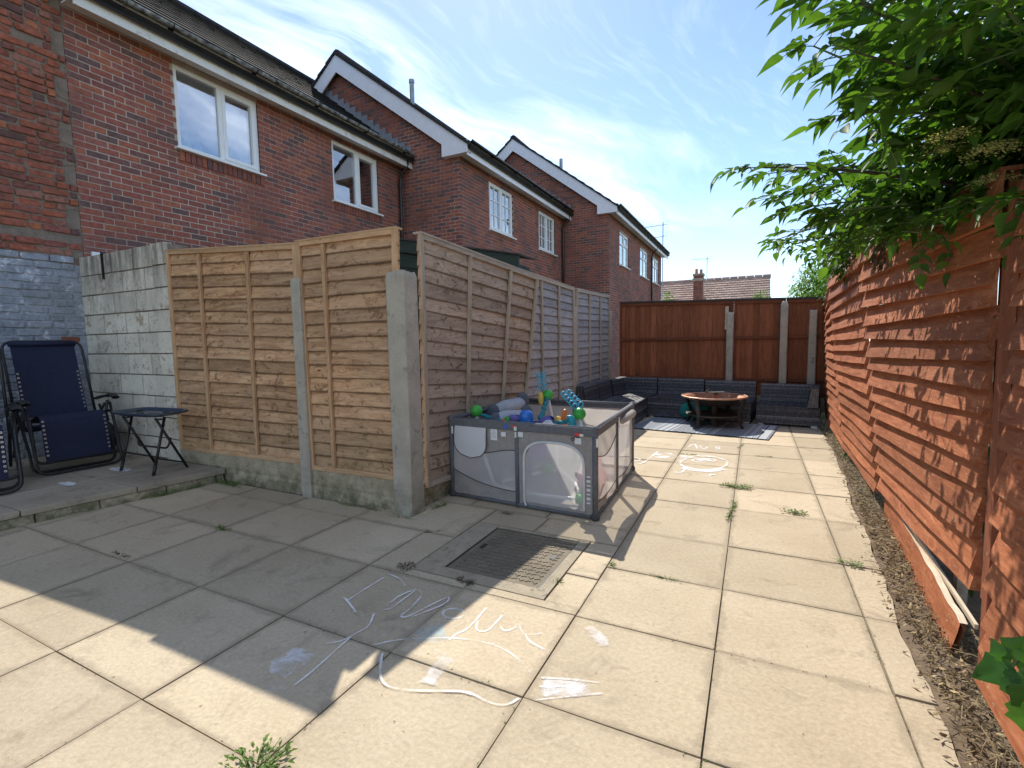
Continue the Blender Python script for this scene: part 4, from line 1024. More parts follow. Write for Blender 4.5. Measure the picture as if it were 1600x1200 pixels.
# ------------------------------------------------------------------ reclining chairs and folding table on the patio
def arcpath(pts, r=.08, n=5):
    """round the corners of a polyline"""
    pts = [V(p) for p in pts]; out = [pts[0]]
    for i in range(1, len(pts)-1):
        a, b, c = pts[i-1], pts[i], pts[i+1]; d1 = (a-b); d2 = (c-b); k = min(r, d1.length*.45, d2.length*.45)
        p, q = b+d1.normalized()*k, b+d2.normalized()*k
        for j in range(n+1):
            t = j/n; out.append(p*(1-t)**2+b*2*t*(1-t)+q*t*t)
    out.append(pts[-1]); return out
def recliner(label, loc, rz):
    t = thing('recliner_chair', label, 'recliner chair', loc, rz, 'navy recliner chairs on the patio')
    w = .315; T = .0125
    # x forward, y across, z up; origin on the ground under the seat front
    for nm, pts in (('front_leg_frame', [(-.02, 0, .62), (.10, 0, .30), (.185, 0, .02)]), ('rear_leg_frame', [(-.30, 0, .58), (-.02, 0, .20), (.02, 0, .02)])):
        a = [V((p[0], -w, p[2])) for p in pts]; c = [V((p[0], w, p[2])) for p in pts][::-1]
        MB().tube(arcpath(a+c, .09), T, 8).build(nm, M_tube, t, smooth=True, local=True)
    for s in (-1, 1):
        MB().tube(arcpath([(-.62, s*w*.96, .10), (-.45, s*w*.96, .34), (-.12, s*w*.96, .60)], .05), T, 8).build('side_brace', M_tube, t, smooth=True, local=True)
        arm = MB()
        def armf(u, v, s=s):
            x = lerp(-.42, .10, u); z = .635+.045*math.sin(min(u*1.2, 1)*math.pi*.55)+(.018 if u > .75 else 0)-.03*max(0, u-.88)/.12
            a = v*2*math.pi; wy = .034+.008*math.sin(u*math.pi)
            return V((x, s*(w+.015)+wy*math.cos(a), z+.014*math.sin(a)))
        arm.grid(armf, 14, 10); arm.build('armrest', M_plast, t, smooth=True, local=True)
        MB().tube([(-.08, s*(w+.0), .63), (-.14, s*w, .50), (-.10, s*w, .42)], .014, 8).build('arm_bracket', M_plast, t, smooth=True, local=True)
    bw = .275
    MB().tube(arcpath([(-.38, -bw-.03, .45), (-.64, -bw-.03, 1.25), (-.64, bw+.03, 1.25), (-.38, bw+.03, .45)], .10), T, 8).build('back_frame', M_tube, t, smooth=True, local=True)
    MB().tube(arcpath([(-.40, -bw-.03, .42), (-.02, -bw-.035, .54), (.06, -bw-.035, .50), (.13, -bw-.035, .12), (.13, bw+.035, .12), (.06, bw+.035, .50), (-.02, bw+.035, .54), (-.40, bw+.03, .42)], .06), T, 8).build('seat_frame', M_tube, t, smooth=True, local=True)
    def sling(P, name, wd=bw-.03, sag=.02, crease=0):
        b = MB(); n = 26
        PP = [V(p) for p in P]
        def path(v):
            k = v*(len(PP)-1); i = min(int(k), len(PP)-2); return PP[i].lerp(PP[i+1], k-i)
        def f(u, v, o=0):
            p = path(v); y = lerp(-wd, wd, u); d = sag*math.sin(u*math.pi)*math.sin(v*math.pi)
            c = crease*math.sin(v*40)*.5*(1-.4*math.cos(u*5))
            return V((p.x-d+o+c, y, p.z-d*.3))
        b.grid(lambda u, v: f(u, v), 10, n); b.grid(lambda u, v: f(u, v, -.006), 10, n)
        return b.build(name, M_navy, t, smooth=True, local=True)
    bs = sling([(-.40, 0, .50), (-.635, 0, 1.24)], 'back_sling')
    MB().tube([(-.628, -bw+.02, 1.225), (-.628, bw-.02, 1.225)], .028, 8).build('top_sleeve', M_navy, t, smooth=True, local=True)
    ss = sling([(-.40, 0, .44), (-.02, 0, .55), (.045, 0, .545), (.085, 0, .50), (.145, 0, .13)], 'seat_sling', sag=.012, crease=.006)
    def lace(par, a, c, n):
        a, c = V(a), V(c); e = MB(); l = MB()
        for s in (-1, 1):
            pts = []
            for i in range(n):
                p = a.lerp(c, i/(n-1)); q = V((p.x+.006, s*(bw-.045), p.z)); r = V((p.x, s*(bw+.03), a.lerp(c, min(1, (i+.5)/(n-1))).z))
                e.lathe([(.004, -.002), (.010, -.002), (.010, .003), (.004, .003)], (0, 0, 0), 8)
                k = len(e.v)-32
                for ii in range(k, len(e.v)):
                    x, y, z = e.v[ii]; e.v[ii] = (q.x+z, q.y+x, q.z+y)
                pts += [q, r]
            l.tube(pts, .0028, 4)
        e.build('eyelets', M_eye, par, local=True); l.build('lacing_cord', M_navylt, par, local=True)
    lace(bs, (-.425, 0, .56), (-.545, 0, .93), 10); lace(ss, (.075, 0, .50), (.14, 0, .19), 9)
    hd = MB(); hd.box((-.60, -bw+.03, .36), (-.38, bw-.03, .40)); hd.build('folded_sling_end', M_navy, t, local=True, bev=.01)
    return t
recliner('navy recliner chair standing whole beside the folding table', (-5.93, 2.275, PZ), rad(-6))
recliner('navy recliner chair cut off by the left edge with only its foot end visible', (-5.60, 1.43, PZ), rad(-14))
tb = thing('folding_table', 'small black folding table with a smoked tray top by the block wall', 'side table', (-5.13, 2.56, PZ), rad(4))
def tray(u, v):
    a = u*2*math.pi; ca, sa = math.cos(a), math.sin(a); k = (abs(ca)**5+abs(sa)**5)**(-1/5)
    return ca*k, sa*k
hw, hd_ = .36, .185
b = MB()
prof = [(.0, .535), (.80, .535), (.86, .553), (.97, .572), (1.0, .570), (1.0, .556), (.95, .548), (.0, .525)]
n = 40; vs = []
for s, z in prof:
    for k in range(n):
        x, y = tray(k/n, 0); vs.append((x*hw*s, y*hd_*s, z))
b.add(vs, [(i*n+k, i*n+(k+1) % n, (i+1)*n+(k+1) % n, (i+1)*n+k) for i in range(len(prof)-1) for k in range(n)]); b.build('tray_top', M_smoked, tb, local=True)
b = MB()
for x in (-.24, .16): b.lathe([(.028, 0), (.034, .004), (.028, .008)], (x, .05, .548), 14)
b.build('cup_recess', M_plast, tb, local=True)
for s in (-1, 1):
    x = s*.24
    MB().tube([(x, -.02, .52), (x-.0, -.155, .0)], .012, 8).tube([(x, -.13, .10), (x, -.157, 0)], .015, 8).build('leg', M_tube, tb, smooth=True, local=True)
    MB().tube([(x, -.10, .52), (x, .155, .0)], .012, 8).build('leg', M_tube, tb, smooth=True, local=True)
    MB().lathe([(.016, 0), (.024, .006), (.016, .012)], (x, -.06, .50), 10).build('hinge', M_plast, tb, local=True)
MB().tube(arcpath([(-.24, .02, .30), (-.22, .0, .22), (.22, .0, .22), (.24, .02, .32)], .07), .009, 8).build('brace', M_tube, tb, smooth=True, local=True)
MB().tube([(-.24, .13, .06), (.24, .13, .06)], .007, 6).build('stretcher', M_tube, tb, local=True)
bg_ = thing('black_bag', 'slumped black bag against the block wall behind the recliner', 'bag', (-6.42, 2.74, PZ))
b = MB(); b.grid(lambda u, v: V((.21*math.sin(v*math.pi)**.7*math.cos(u*6.2832)*(1+.15*mnoise.noise(V((u*5, v*4, 1)))), .10*math.sin(v*math.pi)**.7*math.sin(u*6.2832), .36*(1-v)*(1+.1*math.sin(u*6.28)))), 24, 10); b.build('bag', M_bag, bg_, smooth=True, local=True)

# ------------------------------------------------------------------ playpen
PF, PR, PB, PL = (V((-2.235, 3.345, 0)), V((-.985, 3.275, 0)), V((-1.045, 4.70, 0)), V((-2.225, 4.74, 0)))
PH = .655
pen = thing('playpen', 'grey fabric playpen with net sides full of toys beside the leaning panel', 'playpen', (-1.62, 4.0, 0))
def side(A, B, nout, dz=0):
    A, B = V(A), V(B)
    return (lambda s, z, o=0.0: A.lerp(B, s)+V((0, 0, z))+V(nout)*o)
sides = [(PF, PR, V((0, -1, 0)), 'front'), (PR, PB, V((1, 0, 0)), 'right'), (PL, PB, V((0, 1, 0)), 'back'), (PF, PL, V((-1, 0, 0)), 'left')]
for (A, B, nn, nm) in sides:
    MB().tube([A+V((0, 0, PH)), B+V((0, 0, PH))], .017, 10).build('top_rail', M_rail, pen, smooth=True)
    MB().beam(A+V((0, 0, PH-.022))+nn*.013, B+V((0, 0, PH-.022))+nn*.013, nn*.012, V((0, 0, .062))).build('rail_cover', M_rail, pen, bev=.004)
    MB().tube([A+V((0, 0, .02)), B+V((0, 0, .02))], .017, 8).build('bottom_rail', M_rail, pen, smooth=True)
    m = A.lerp(B, .495)
    MB().tube([m+V((0, 0, .0)), m+V((0, 0, PH))], .019, 8).build('post', M_rail, pen, smooth=True)
    MB().beam(m+V((0, 0, PH-.05))+nn*.024, m+V((0, 0, PH-.02))+nn*.024, A.lerp(B, 1)*0+(B-A).normalized()*.022, nn*.01).build('white_clip', M_wht, pen)
    MB().beam(m+V((0, 0, PH-.105))+nn*.022, m+V((0, 0, PH-.06))+nn*.022, (B-A).normalized()*.014, nn*.008).build('white_clip', M_wht, pen)
for q in (PF, PR, PB, PL):
    MB().tube([q, q+V((0, 0, PH))], .021, 10).build('post', M_rail, pen, smooth=True)
    c = MB(); c.ball(q+V((0, 0, PH)), .027, 10, 8); c.build('corner_joint', M_rail, pen, smooth=True)
    c = MB(); c.ball(q+V((0, 0, .022)), .034, 10, 8); c.build('corner_foot', M_trim, pen, smooth=True)
    MB().beam(q+V((.018, -.018, PH-.12)), q+V((.018, -.018, PH-.06)), V((.012, .006, 0)), V((-.006, .012, 0))).build('white_clip', M_wht, pen)
def bay(f, s0, s1, lo, hi, fab, net, nn, names=('lower_fabric', 'net', 'upper_fabric'), o=.004):
    def strip(za, zb, oo): return lambda u, v: f(lerp(s0, s1, u), lerp(za(u), zb(u), v), oo+.006*math.sin(u*17+v*6)*v*(1-v)*4+.012*mnoise.noise(V((lerp(s0, s1, u)*9, v*3+oo, A.x*5)))*v*(1-v)*4)
    z0 = lambda u: .02; zt_ = lambda u: PH-.05
    for nm, a, c, mt in ((names[0], z0, lo, fab), (names[1], lo, hi, net), (names[2], hi, zt_, fab)):
        b = MB(); b.grid(strip(a, c, o), 20, 4); b.build(nm, mt, pen, smooth=True, fix=False)
    t = MB()
    for cv in (lo, hi): t.tube([f(lerp(s0, s1, u/20), cv(u/20), o+.004) for u in range(21)], .0035, 5)
    t.build('piping', M_trim, pen)
fF, fR, fB, fL = [side(A, B, nn) for (A, B, nn, _) in sides]
ch_ = lambda u: math.sin(u*math.pi)
# front left bay: sagging lower band, net window, deep upper band
bay(fF, .015, .485, lambda u: .235-.115*(1-(1-u)**2.2), lambda u: .455-.10*math.sin(u*math.pi)*(1-u)-.01, M_penf, M_mesh, V((0, -1, 0)))
# front right bay: fabric surround with an arched net door
def arch(t):                                               # t 0..1 around the arch, gives (s, z)
    s0, s1, zb, zs, zt2 = .545, .935, .055, .36, .535
    if t < .25: return (s0, lerp(zb, zs, t/.25))
    if t > .75: return (s1, lerp(zs, zb, (t-.75)/.25))
    a = math.pi*(1-(t-.25)/.5); k = .72
    ca, sa = math.cos(a), math.sin(a)
    return ((s0+s1)/2+(s1-s0)/2*math.copysign(abs(ca)**k, ca), zs+(zt2-zs)*abs(sa)**k)
b = MB(); n = 60
b.grid(lambda u, v: fF(*(lambda q: (lerp(q[0], lerp(.51, .985, u) if .25 < u < .75 else (.51 if u <= .25 else .985), v), lerp(q[1], (PH-.05 if .25 < u < .75 else lerp(.02, PH-.05, u/.25 if u <= .25 else (1-u)/.25)), v)))(arch(u)), .006), n, 3)
b.grid(lambda u, v: fF(lerp(.545, .935, u), lerp(.02, .055, v), .006), 6, 1)
b.build('door_surround', M_penf, pen, smooth=True, fix=False)
b = MB()
ap = [arch(k/n) for k in range(n+1)]; cen = (.74, .28)
vs = [fF(*cen, .004)]+[fF(*q, .004) for q in ap]; b.add(vs, [(0, i, i+1) for i in range(1, n+1)]+[(0, n+1, 1)]); b.build('net_door', M_mesh, pen, fix=False)
MB().tube([fF(*arch(k/n), .012) for k in range(n+1)], .010, 7).build('zip', M_zip, pen, smooth=True)
MB().tube([fF(.548, .10, .02), fF(.552, .05, .02), fF(.56, .03, .022)], .008, 6).build('zip_pull', M_zip, pen)
# right side: two net bays
bay(fR, .02, .48, lambda u: .10+.08*(u-.5)**2, lambda u: .50-.07*ch_(u)+.05*u-.04, M_penin, M_mesh, V((1, 0, 0)))
bay(fR, .51, .985, lambda u: .09+.06*(u-.5)**2*4*.4, lambda u: .60-.02*u, M_penin, M_mesh, V((1, 0, 0)))
for (f, nn) in ((fB, V((0, 1, 0))), (fL, V((-1, 0, 0)))):
    bay(f, .015, .485, lambda u: .12+.08*(u-.5)**2, lambda u: .46-.05*ch_(u), M_penin, M_mesh, nn)
    bay(f, .51, .985, lambda u: .12+.08*(u-.5)**2, lambda u: .46-.05*ch_(u), M_penin, M_mesh, nn)
b = MB(); b.grid(lambda u, v: PF.lerp(PR, u).lerp(PL.lerp(PB, u), v)+V((0, 0, .022+.006*mnoise.noise(V((u*7, v*7, 0))))), 16, 16); b.build('floor_mat', M_penin, pen, smooth=True)
# rolled flap on the right side, pocket, printed tags
b = MB(); b.tube([fR(.56, .585, .03), fR(.70, .60, .042), fR(.86, .60, .04), fR(.95, .59, .03)], [.02, .034, .034, .02], 10); b.build('rolled_flap', M_penin, pen, smooth=True)
b = MB(); pk = lambda u, v: fF(.155+.125*(2*u-1)*(1-.0*v)*(1 if v < .55 else math.sqrt(max(0, 1-((v-.55)/.45)**2))), lerp(.615, .345, v), .014+.012*math.sin(v*math.pi))
b.grid(lambda u, v: pk(u, v) if True else None, 14, 12); b.build('pocket', M_pocket, pen, smooth=True, fix=False)
b = MB(); b.tube([pk(0, v/12) for v in range(13)]+[pk(1, v/12) for v in range(12, -1, -1)], .004, 5); b.build('pocket_piping', M_trim, pen)
def tag_(f, s, z, w, h, mat, o=.012, name='white_label'):
    A, B = f(s, z-h/2, o), f(s, z+h/2, o); e = (f(s+.01, z)-f(s, z)).normalized(); nn2 = (f(s, z, 1)-f(s, z)).normalized()
    MB().beam(A, B, e*w, nn2*.003).build(name, mat, pen)
tag_(fF, .335, .555, .062, .088, M_tag); tag_(fF, .05, .60, .035, .028, M_tag); tag_(fF, .405, .565, .042, .036, M_tag); tag_(fF, .525, .575, .045, .038, M_tag)
tag_(fF, .90, .565, .05, .045, M_tag); tag_(fF, .905, .615, .055, .022, M_redlab, .026, 'red_label'); tag_(fF, .925, .612, .028, .018, M_tag, .028)
tag_(fF, .425, .628, .034, .03, M_bluelab, .022, 'blue_label'); tag_(fF, .485, .635, .028, .02, M_redlab, .022, 'red_label')
b = MB()
for k in range(4): A = fF(.335, .585-k*.016, .0145); e = (PR-PF).normalized(); b.beam(A-e*.022, A+e*(.022 if k % 2 else .012), V((0, 0, .003)), V((0, .002, 0)))
b.build('printed_lines', M_penf, pen)
sq = MB()                                                   # small printed ladder motif on the door surround
for k in range(7): A = fF(.962, .12+k*.032, .011); e = (PR-PF).normalized(); sq.beam(A-e*.014, A+e*.014, V((0, 0, .02 if k % 2 else .012)), V((0, .002, 0)))
sq.build('printed_motif', M_tag, pen)
lp = MB()
for k in range(3): lp.tube([fF(.865+k*.018+.008*math.cos(a), .575+k*.012+.012*math.sin(a), .012) for a in [6.2832*i/12 for i in range(12)]], .0025, 4, closed=True)
lp.build('printed_swirl', M_trim, pen)
# strap and foot pad inside the net
# ---- baby jumper standing in the pen
jb = thing('baby_jumper', 'baby jumper with white legs green balls and hanging teal toys inside the playpen', 'baby jumper', (-1.6, 3.85, .03))
feet = [V((-1.98, 3.60, .05)), V((-1.64, 4.25, .05)), V((-1.17, 3.47, .07))]
tops = [V((-2.12, 3.56, .68)), V((-1.76, 4.30, .75)), V((-1.25, 3.72, .675))]
for a, c in zip(feet, tops):
    mid = (a+c)/2+V((0, 0, .05))+(c-V((-1.65, 3.85, c.z))).normalized()*.05
    MB().tube([a, a.lerp(mid, .5), mid, mid.lerp(c, .5), c], .016, 8).build('leg', M_wht, jb, smooth=True)
    g = MB(); g.ball(c+V((0, 0, .015)), .052, 16, 12); g.build('green_ball', M_grn, jb, smooth=True)
for i in range(3):
    a, c = feet[i], feet[(i+1) % 3]; m = (a+c)/2+((a+c)/2-V((-1.6, 3.8, .05))).normalized()*.12
    MB().tube([a*(1-t)**2+m*2*t*(1-t)+c*t*t for t in [k/12 for k in range(13)]], .015, 8).build('base_tube', M_wht, jb, smooth=True)
for p in (V((-1.62, 3.92, .15)), V((-1.13, 3.42, .09))):
    g = MB(); g.ball(p, .06, 16, 12, (1, 1, .8)); g.build('green_joint', M_grn, jb, smooth=True)
sc_ = V((-1.63, 3.72, .56))
for c in tops:
    e = sc_+(c-sc_).normalized()*.14
    def wob(t, c=c, e=e): return c.lerp(e, t)+V((.006*math.sin(t*40), .006*math.cos(t*37), -.02*math.sin(t*math.pi)))
    MB().tube([wob(k/16) for k in range(17)], [.018+.006*math.sin(k*1.9) for k in range(17)], 8).build('teal_strap', M_tealc, jb, smooth=True)
b = MB(); b.tube([sc_+V((.17*math.cos(a), .15*math.sin(a), .0)) for a in [6.2832*i/24 for i in range(24)]], .032, 8, closed=True); b.build('seat_ring', M_wht, jb, smooth=True)
b = MB(); b.grid(lambda u, v: sc_+V(((.13*(1-v*.4))*math.cos(u*6.2832)*(1+.12*mnoise.noise(V((u*8, v*5, 0)))), (.12*(1-v*.4))*math.sin(u*6.2832), .035-.30*v+.02*mnoise.noise(V((u*9, v*6, 4))))), 28, 8); b.build('seat_cloth', M_pur, jb, smooth=True)
for (x, y, z, r) in ((-1.80, 3.66, .625, .05), (-1.53, 3.70, .62, .055)):
    b = MB(); b.grid(lambda u, v: V((x, y, z))+V((r*1.3*math.sin(v*math.pi)*math.cos(u*6.2832), r*math.sin(v*math.pi)*math.sin(u*6.2832), r*.7*math.cos(v*math.pi)))*(1+.35*mnoise.noise(V((u*4+x*9, v*4, z)))), 18, 10); b.build('cloth_bunch', M_pur, jb, smooth=True)
b = MB(); b.grid(lambda u, v: V((-1.47, 3.60, .605))+V((.06*math.sin(v*math.pi)*math.cos(u*6.2832), .05*math.sin(v*math.pi)*math.sin(u*6.2832), .035*math.cos(v*math.pi)))*(1+.4*mnoise.noise(V((u*5, v*5, 2)))), 16, 8); b.build('white_cloth', M_wht, jb, smooth=True)
b = MB(); b.lathe([(.0, .125), (.035, .122), (.055, .10), (.062, .07), (.058, .03), (.062, .0), (.0, .0)], (-1.655, 3.62, .555), 18); b.v = [(x-.02, y, z+.035) for x, y, z in b.v]; b.build('blue_cup', M_blu, jb, smooth=True)
for p, (a, c) in zip(((-1.60, 3.55), (-1.53, 3.58)), ((.0, 1), (.4, 1))):
    MB().tube([V((p[0]-.07, p[1], .60)), V((p[0], p[1], .575)), V((p[0]+.07, p[1], .545))], .008, 6).build('green_trim', M_grn, jb)
def chain(p, n, d, mat=M_aqua):
    b = MB(); p = V(p)
    for i in range(n):
        for s in (-1, 1):
            c = p+V(d)*i+V((s*.022, s*.012, s*.006))
            b.tube([c+V((.017*math.cos(a), .010*math.cos(a), .021*math.sin(a))) for a in [6.2832*k/14 for k in range(14)]], .0055, 6, closed=True)
    return b
chain((-1.81, 4.30, .835), 4, (-.006, 0, .042)).build('teal_ring_chain', M_aqua, jb, smooth=True)
chain((-1.27, 3.74, .755), 5, (-.032, .02, .022)).build('teal_ring_chain', M_aqua, jb, smooth=True)
b = MB(); b.lathe([(0, .0), (.045, .0), (.052, .01), (.045, .02), (0, .022)], (0, 0, 0), 20)
b.v = [(-1.81+x*.55, 4.255-z, .735+y*1.25) for x, y, z in b.v]; b.build('yellow_flower', M_yel, jb, smooth=True)
b = MB(); b.tube([(-1.40, 3.76, .56), (-1.405, 3.76, .60), (-1.395, 3.75, .655), (-1.385, 3.75, .70), (-1.38, 3.74, .715)], [.026, .030, .021, .022, .010], 10); b.tube([(-1.40, 3.75, .63), (-1.44, 3.74, .60)], [.012, .008], 6); b.build('orange_seahorse', M_org, jb, smooth=True)
b = MB(); b.tube([(-1.27, 3.60, .50), (-1.285, 3.60, .57), (-1.265, 3.60, .63), (-1.28, 3.59, .68), (-1.31, 3.58, .685)], [.030, .040, .034, .026, .012], 10); b.tube([(-1.26, 3.62, .62), (-1.235, 3.62, .57)], [.02, .012], 6); b.build('teal_seahorse', M_teal, jb, smooth=True)
b = MB(); b.ball((-1.46, 3.78, .60), .045, 12, 8, (1, .6, 1.2)); b.build('pale_shell', M_yel, jb, smooth=True)
b = MB(); b.ball((-1.395, 3.66, .56), .026, 10, 8); b.build('orange_ring', M_org, jb, smooth=True)
b = MB(); b.ball((-1.90, 3.62, .575), .038, 10, 8, (.8, .8, 1.1)); b.ball((-1.885, 3.61, .61), .02, 8, 6); b.build('orange_rattle', M_org, jb, smooth=True)
b = MB(); b.ball((-1.86, 3.64, .62), .033, 10, 8); b.build('small_green_ball', M_grn, jb, smooth=True)
b = MB(); b.tube([(-1.80, 3.63, .60), (-1.74, 3.62, .585), (-1.70, 3.61, .565)], [.014, .018, .01], 8); b.build('yellow_leaf', M_yel, jb, smooth=True)
# ---- soft toys and cushions in the pen
def bolster(name, label, a, c, r):
    t = thing(name, label, 'soft toy', tuple((V(a)+V(c))/2), 0, 'soft grey bolsters in the playpen'); a, c = V(a), V(c)
    MB().tube([a.lerp(c, k/10)+V((0, 0, .012*math.sin(k*.6))) for k in range(11)], [r*(.8+.25*math.sin(k/10*math.pi)) for k in range(11)], 14).build('body', M_grey1, t, smooth=True)
    for p in (a, c):
        b = MB(); b.ball(p, r*1.12, 14, 10, (.85, .95, 1.15)); b.build('dark_end', M_grey2, t, smooth=True)
    MB().ball(a.lerp(c, .5)+V((0, -r*.9, -r*.2)), r*.35, 10, 8).build('patch', M_grey2, t, smooth=True)
    d = (c-a); MB().tube([a+V((0, 0, -r*.5)), V((a.x, a.y, .05))], r*.8, 10).tube([c+V((0, 0, -r*.5)), V((c.x, c.y, .05))], r*.8, 10).build('legs', M_grey2, t, smooth=True)
bolster('bolster_toy', 'pale grey soft toy with dark ends nearest the leaning fence in the playpen', (-2.12, 3.86, .63), (-2.03, 4.30, .70), .066)
bolster('bolster_toy', 'pale grey soft toy slumped under the other in the front of the playpen', (-1.98, 3.64, .60), (-1.80, 3.88, .645), .060)
pk_ = thing('pink_cushion', 'crumpled pink plush cushion pressed against the right net of the playpen', 'cushion', (-1.10, 3.62, .03))
b = MB(); b.grid(lambda u, v: V((-1.12, 3.62, .20))+V((.09*math.sin(v*math.pi)**.8*math.cos(u*6.2832), .15*math.sin(v*math.pi)**.8*math.sin(u*6.2832), .18*math.cos(v*math.pi)))*(1+.28*mnoise.noise(V((math.cos(u*6.28)*2, math.sin(u*6.28)*2, v*5)))), 28, 16); b.build('cushion', M_pink, pk_, smooth=True)
# ------------------------------------------------------------------ rattan corner sofa
m, nt, p = mk('grey_rattan'); P = pos(nt); r = rnd(nt, 'island')
a = noi(nt, vm(nt, 'MULTIPLY', P, (26, 26, 5)), 3, 3, .6)
k = math_(nt, 'ADD', math_(nt, 'MULTIPLY', a, .7), math_(nt, 'MULTIPLY', r, .3))
L(nt, ramp(nt, k, [(.3, (.025, .025, .027)), (.5, (.075, .075, .084)), (.72, (.24, .24, .25))]), p, 'Base Color'); p.inputs['Roughness'].default_value = .5; M_rat = m
M_ratd = simple('rattan_shadow_gap', (.012, .012, .015), .8)
def weave(b, a, c, z0, z1, n, nn, wob=.003, r=None):
    a, c, nn = V(a), V(c), V(nn); ln = (c-a).length; hh = (z1-z0)/n; m = max(6, int(ln/.055))
    for i in range(n):
        z = z0+(i+.5)*hh
        b.grid(lambda u, v: a.lerp(c, u)+V((0, 0, z-hh*.46+hh*.92*v))+nn*(.004+.004*math.sin(v*math.pi)+wob*math.cos(u*m*math.pi+i*math.pi)), m*2, 2)
def sofa(label, o, d, w, dep=.74, sides='', hb=.60, hs=.33, back=True):
    """o: front left foot, d: along the front (unit); depth goes to the left-hand normal"""
    o, d = V(o), V(d).normalized(); q = V((-d.y, d.x, 0))
    t = thing('rattan_sofa', label, 'sofa', tuple(o), 0, 'modules of the grey rattan corner sofa')
    g = .006; A = o+d*g; B = o+d*(w-g)
    core = MB(); core.hexa([A+q*.02+V((0, 0, .03)), B-q*-.02+V((0, 0, .03)), B+q*dep+V((0, 0, .03)), A+q*dep+V((0, 0, .03)), A+q*.02+V((0, 0, hs-.012)), B+q*.02+V((0, 0, hs-.012)), B+q*dep+V((0, 0, hs-.012)), A+q*dep+V((0, 0, hs-.012))])
    core.build('base', M_ratd, t)
    b = MB(); weave(b, A+q*.01, B+q*.01, .03, hs, 11, -q); weave(b, B, B+q*dep, .03, hs, 11, d); weave(b, A+q*dep, A, .03, hs, 11, -d)
    b.build('woven_apron', M_rat, t, smooth=True, kind='stuff', fix=False)
    s = MB(); n = 18
    for i in range(n):
        y0 = dep*(i/n); s.grid(lambda u, v: A.lerp(B, u)+q*(y0+dep/n*.92*v)+V((0, 0, hs-.008+.003*math.sin(v*math.pi)+.0025*math.cos(u*26+i*math.pi))), 24, 2)
    s.build('woven_seat', M_rat, t, smooth=True, kind='stuff', fix=False)
    def rest(p0, p1, qq, nm):
        p0, p1 = V(p0), V(p1); b = MB(); th = .13; e = (p1-p0).normalized()
        c = MB(); c.hexa([p0+V((0, 0, hs-.02)), p1+V((0, 0, hs-.02)), p1+qq*th+V((0, 0, hs-.02)), p0+qq*th+V((0, 0, hs-.02)), p0+qq*.04+V((0, 0, hb-.01)), p1+qq*.04+V((0, 0, hb-.01)), p1+qq*th+V((0, 0, hb-.01)), p0+qq*th+V((0, 0, hb-.01))])
        c.build(nm+'_core', M_ratd, t)
        nrow = 10
        for i in range(nrow):
            za, zb = lerp(hs, hb, i/nrow), lerp(hs, hb, (i+.92)/nrow); oa, ob = .04*i/nrow, .04*(i+.92)/nrow
            b.grid(lambda u, v: p0.lerp(p1, u)+qq*(lerp(oa, ob, v)-.006-.004*math.sin(v*math.pi)+.003*math.cos(u*22+i*math.pi))+V((0, 0, lerp(za, zb, v))), 26, 2)
        b.grid(lambda u, v: p0.lerp(p1, u)+qq*lerp(.034, th, v)+V((0, 0, hb+.003*math.sin(v*9))), 20, 5)
        for k in (0, 1):
            pp = (p0, p1)[k]; b.grid(lambda u, v: pp+qq*lerp(.04*v, th, u)+V((0, 0, lerp(hs, hb, v)))+e*(-.002 if k == 0 else .002), 2, 8)
        b.build(nm, M_rat, t, smooth=True, kind='stuff', fix=False)
    if back: rest(A+q*(dep-.15), B+q*(dep-.15), q, 'backrest')
    if 'R' in sides: rest(B-d*.15-q*-.0, B-d*.15+q*(dep-.16), d, 'side_rest') if False else rest(B-d*.15+q*(dep-.16), B-d*.15+q*.0, d, 'side_rest')
    if 'L' in sides: rest(A+d*.15+q*0, A+d*.15+q*(dep-.16), -d, 'side_rest')
    for pq in (A+d*.06+q*.05, B-d*.06+q*.05, A+d*.06+q*(dep-.06), B-d*.06+q*(dep-.06)):
        MB().beam(pq, pq+V((0, 0, .032)), d*.07, q*.05).build('foot', M_wht, t)
    return t
fd = V((2.34, -.235, 0)).normalized(); fo = V((-1.545, 8.06, 0)); fq = V((-fd.y, fd.x, 0))
sofa('rattan corner sofa module in the far left corner of the yard', fo-fd*.73, fd, .72, .76, 'L', .60, .335)
sofa('rattan sofa module against the back fence just right of the corner module', fo, fd, .765, .76, '', .595, .33)
sofa('rattan sofa module right behind the fire pit', fo+fd*.775, fd, .765, .76, '', .58, .325)
sofa('rattan sofa module with a side rest next to the red fence', fo+fd*1.60, fd, .80, .76, 'R', .555, .29)
for k, (y, lab) in enumerate(((7.345, 'rattan sofa module of the left run next to the corner'), (6.62, 'rattan sofa module at the free end of the left run by the grey panels'))):
    sofa(lab, (-1.545, y-.0, 0), (0, 1, 0), .715, .74, '', .625, .335)
# ------------------------------------------------------------------ rug and fire pit
m, nt, p = mk('striped_rug'); tc_ = N(nt, 'ShaderNodeTexCoord').outputs['Object']; ux, uy, uz = sxyz(nt, tc_)[:3]
bx = math_(nt, 'MULTIPLY', ux, 3.4); band = math_(nt, 'FLOOR', bx); fx = math_(nt, 'FRACT', bx)
zig = math_(nt, 'PINGPONG', math_(nt, 'ADD', math_(nt, 'MULTIPLY', uy, 7.0), math_(nt, 'MULTIPLY', fx, 1.5)), .5)
diag = math_(nt, 'GREATER_THAN', math_(nt, 'FRACT', math_(nt, 'MULTIPLY', zig, 3.0)), .5)
stp = math_(nt, 'GREATER_THAN', noi(nt, N(nt, 'ShaderNodeCombineXYZ', {0: math_(nt, 'MULTIPLY', ux, 38.0)}).outputs[0], 1.0, 2, .5), .47)
alt = math_(nt, 'GREATER_THAN', math_(nt, 'FRACT', math_(nt, 'MULTIPLY', band, .5)), .25)
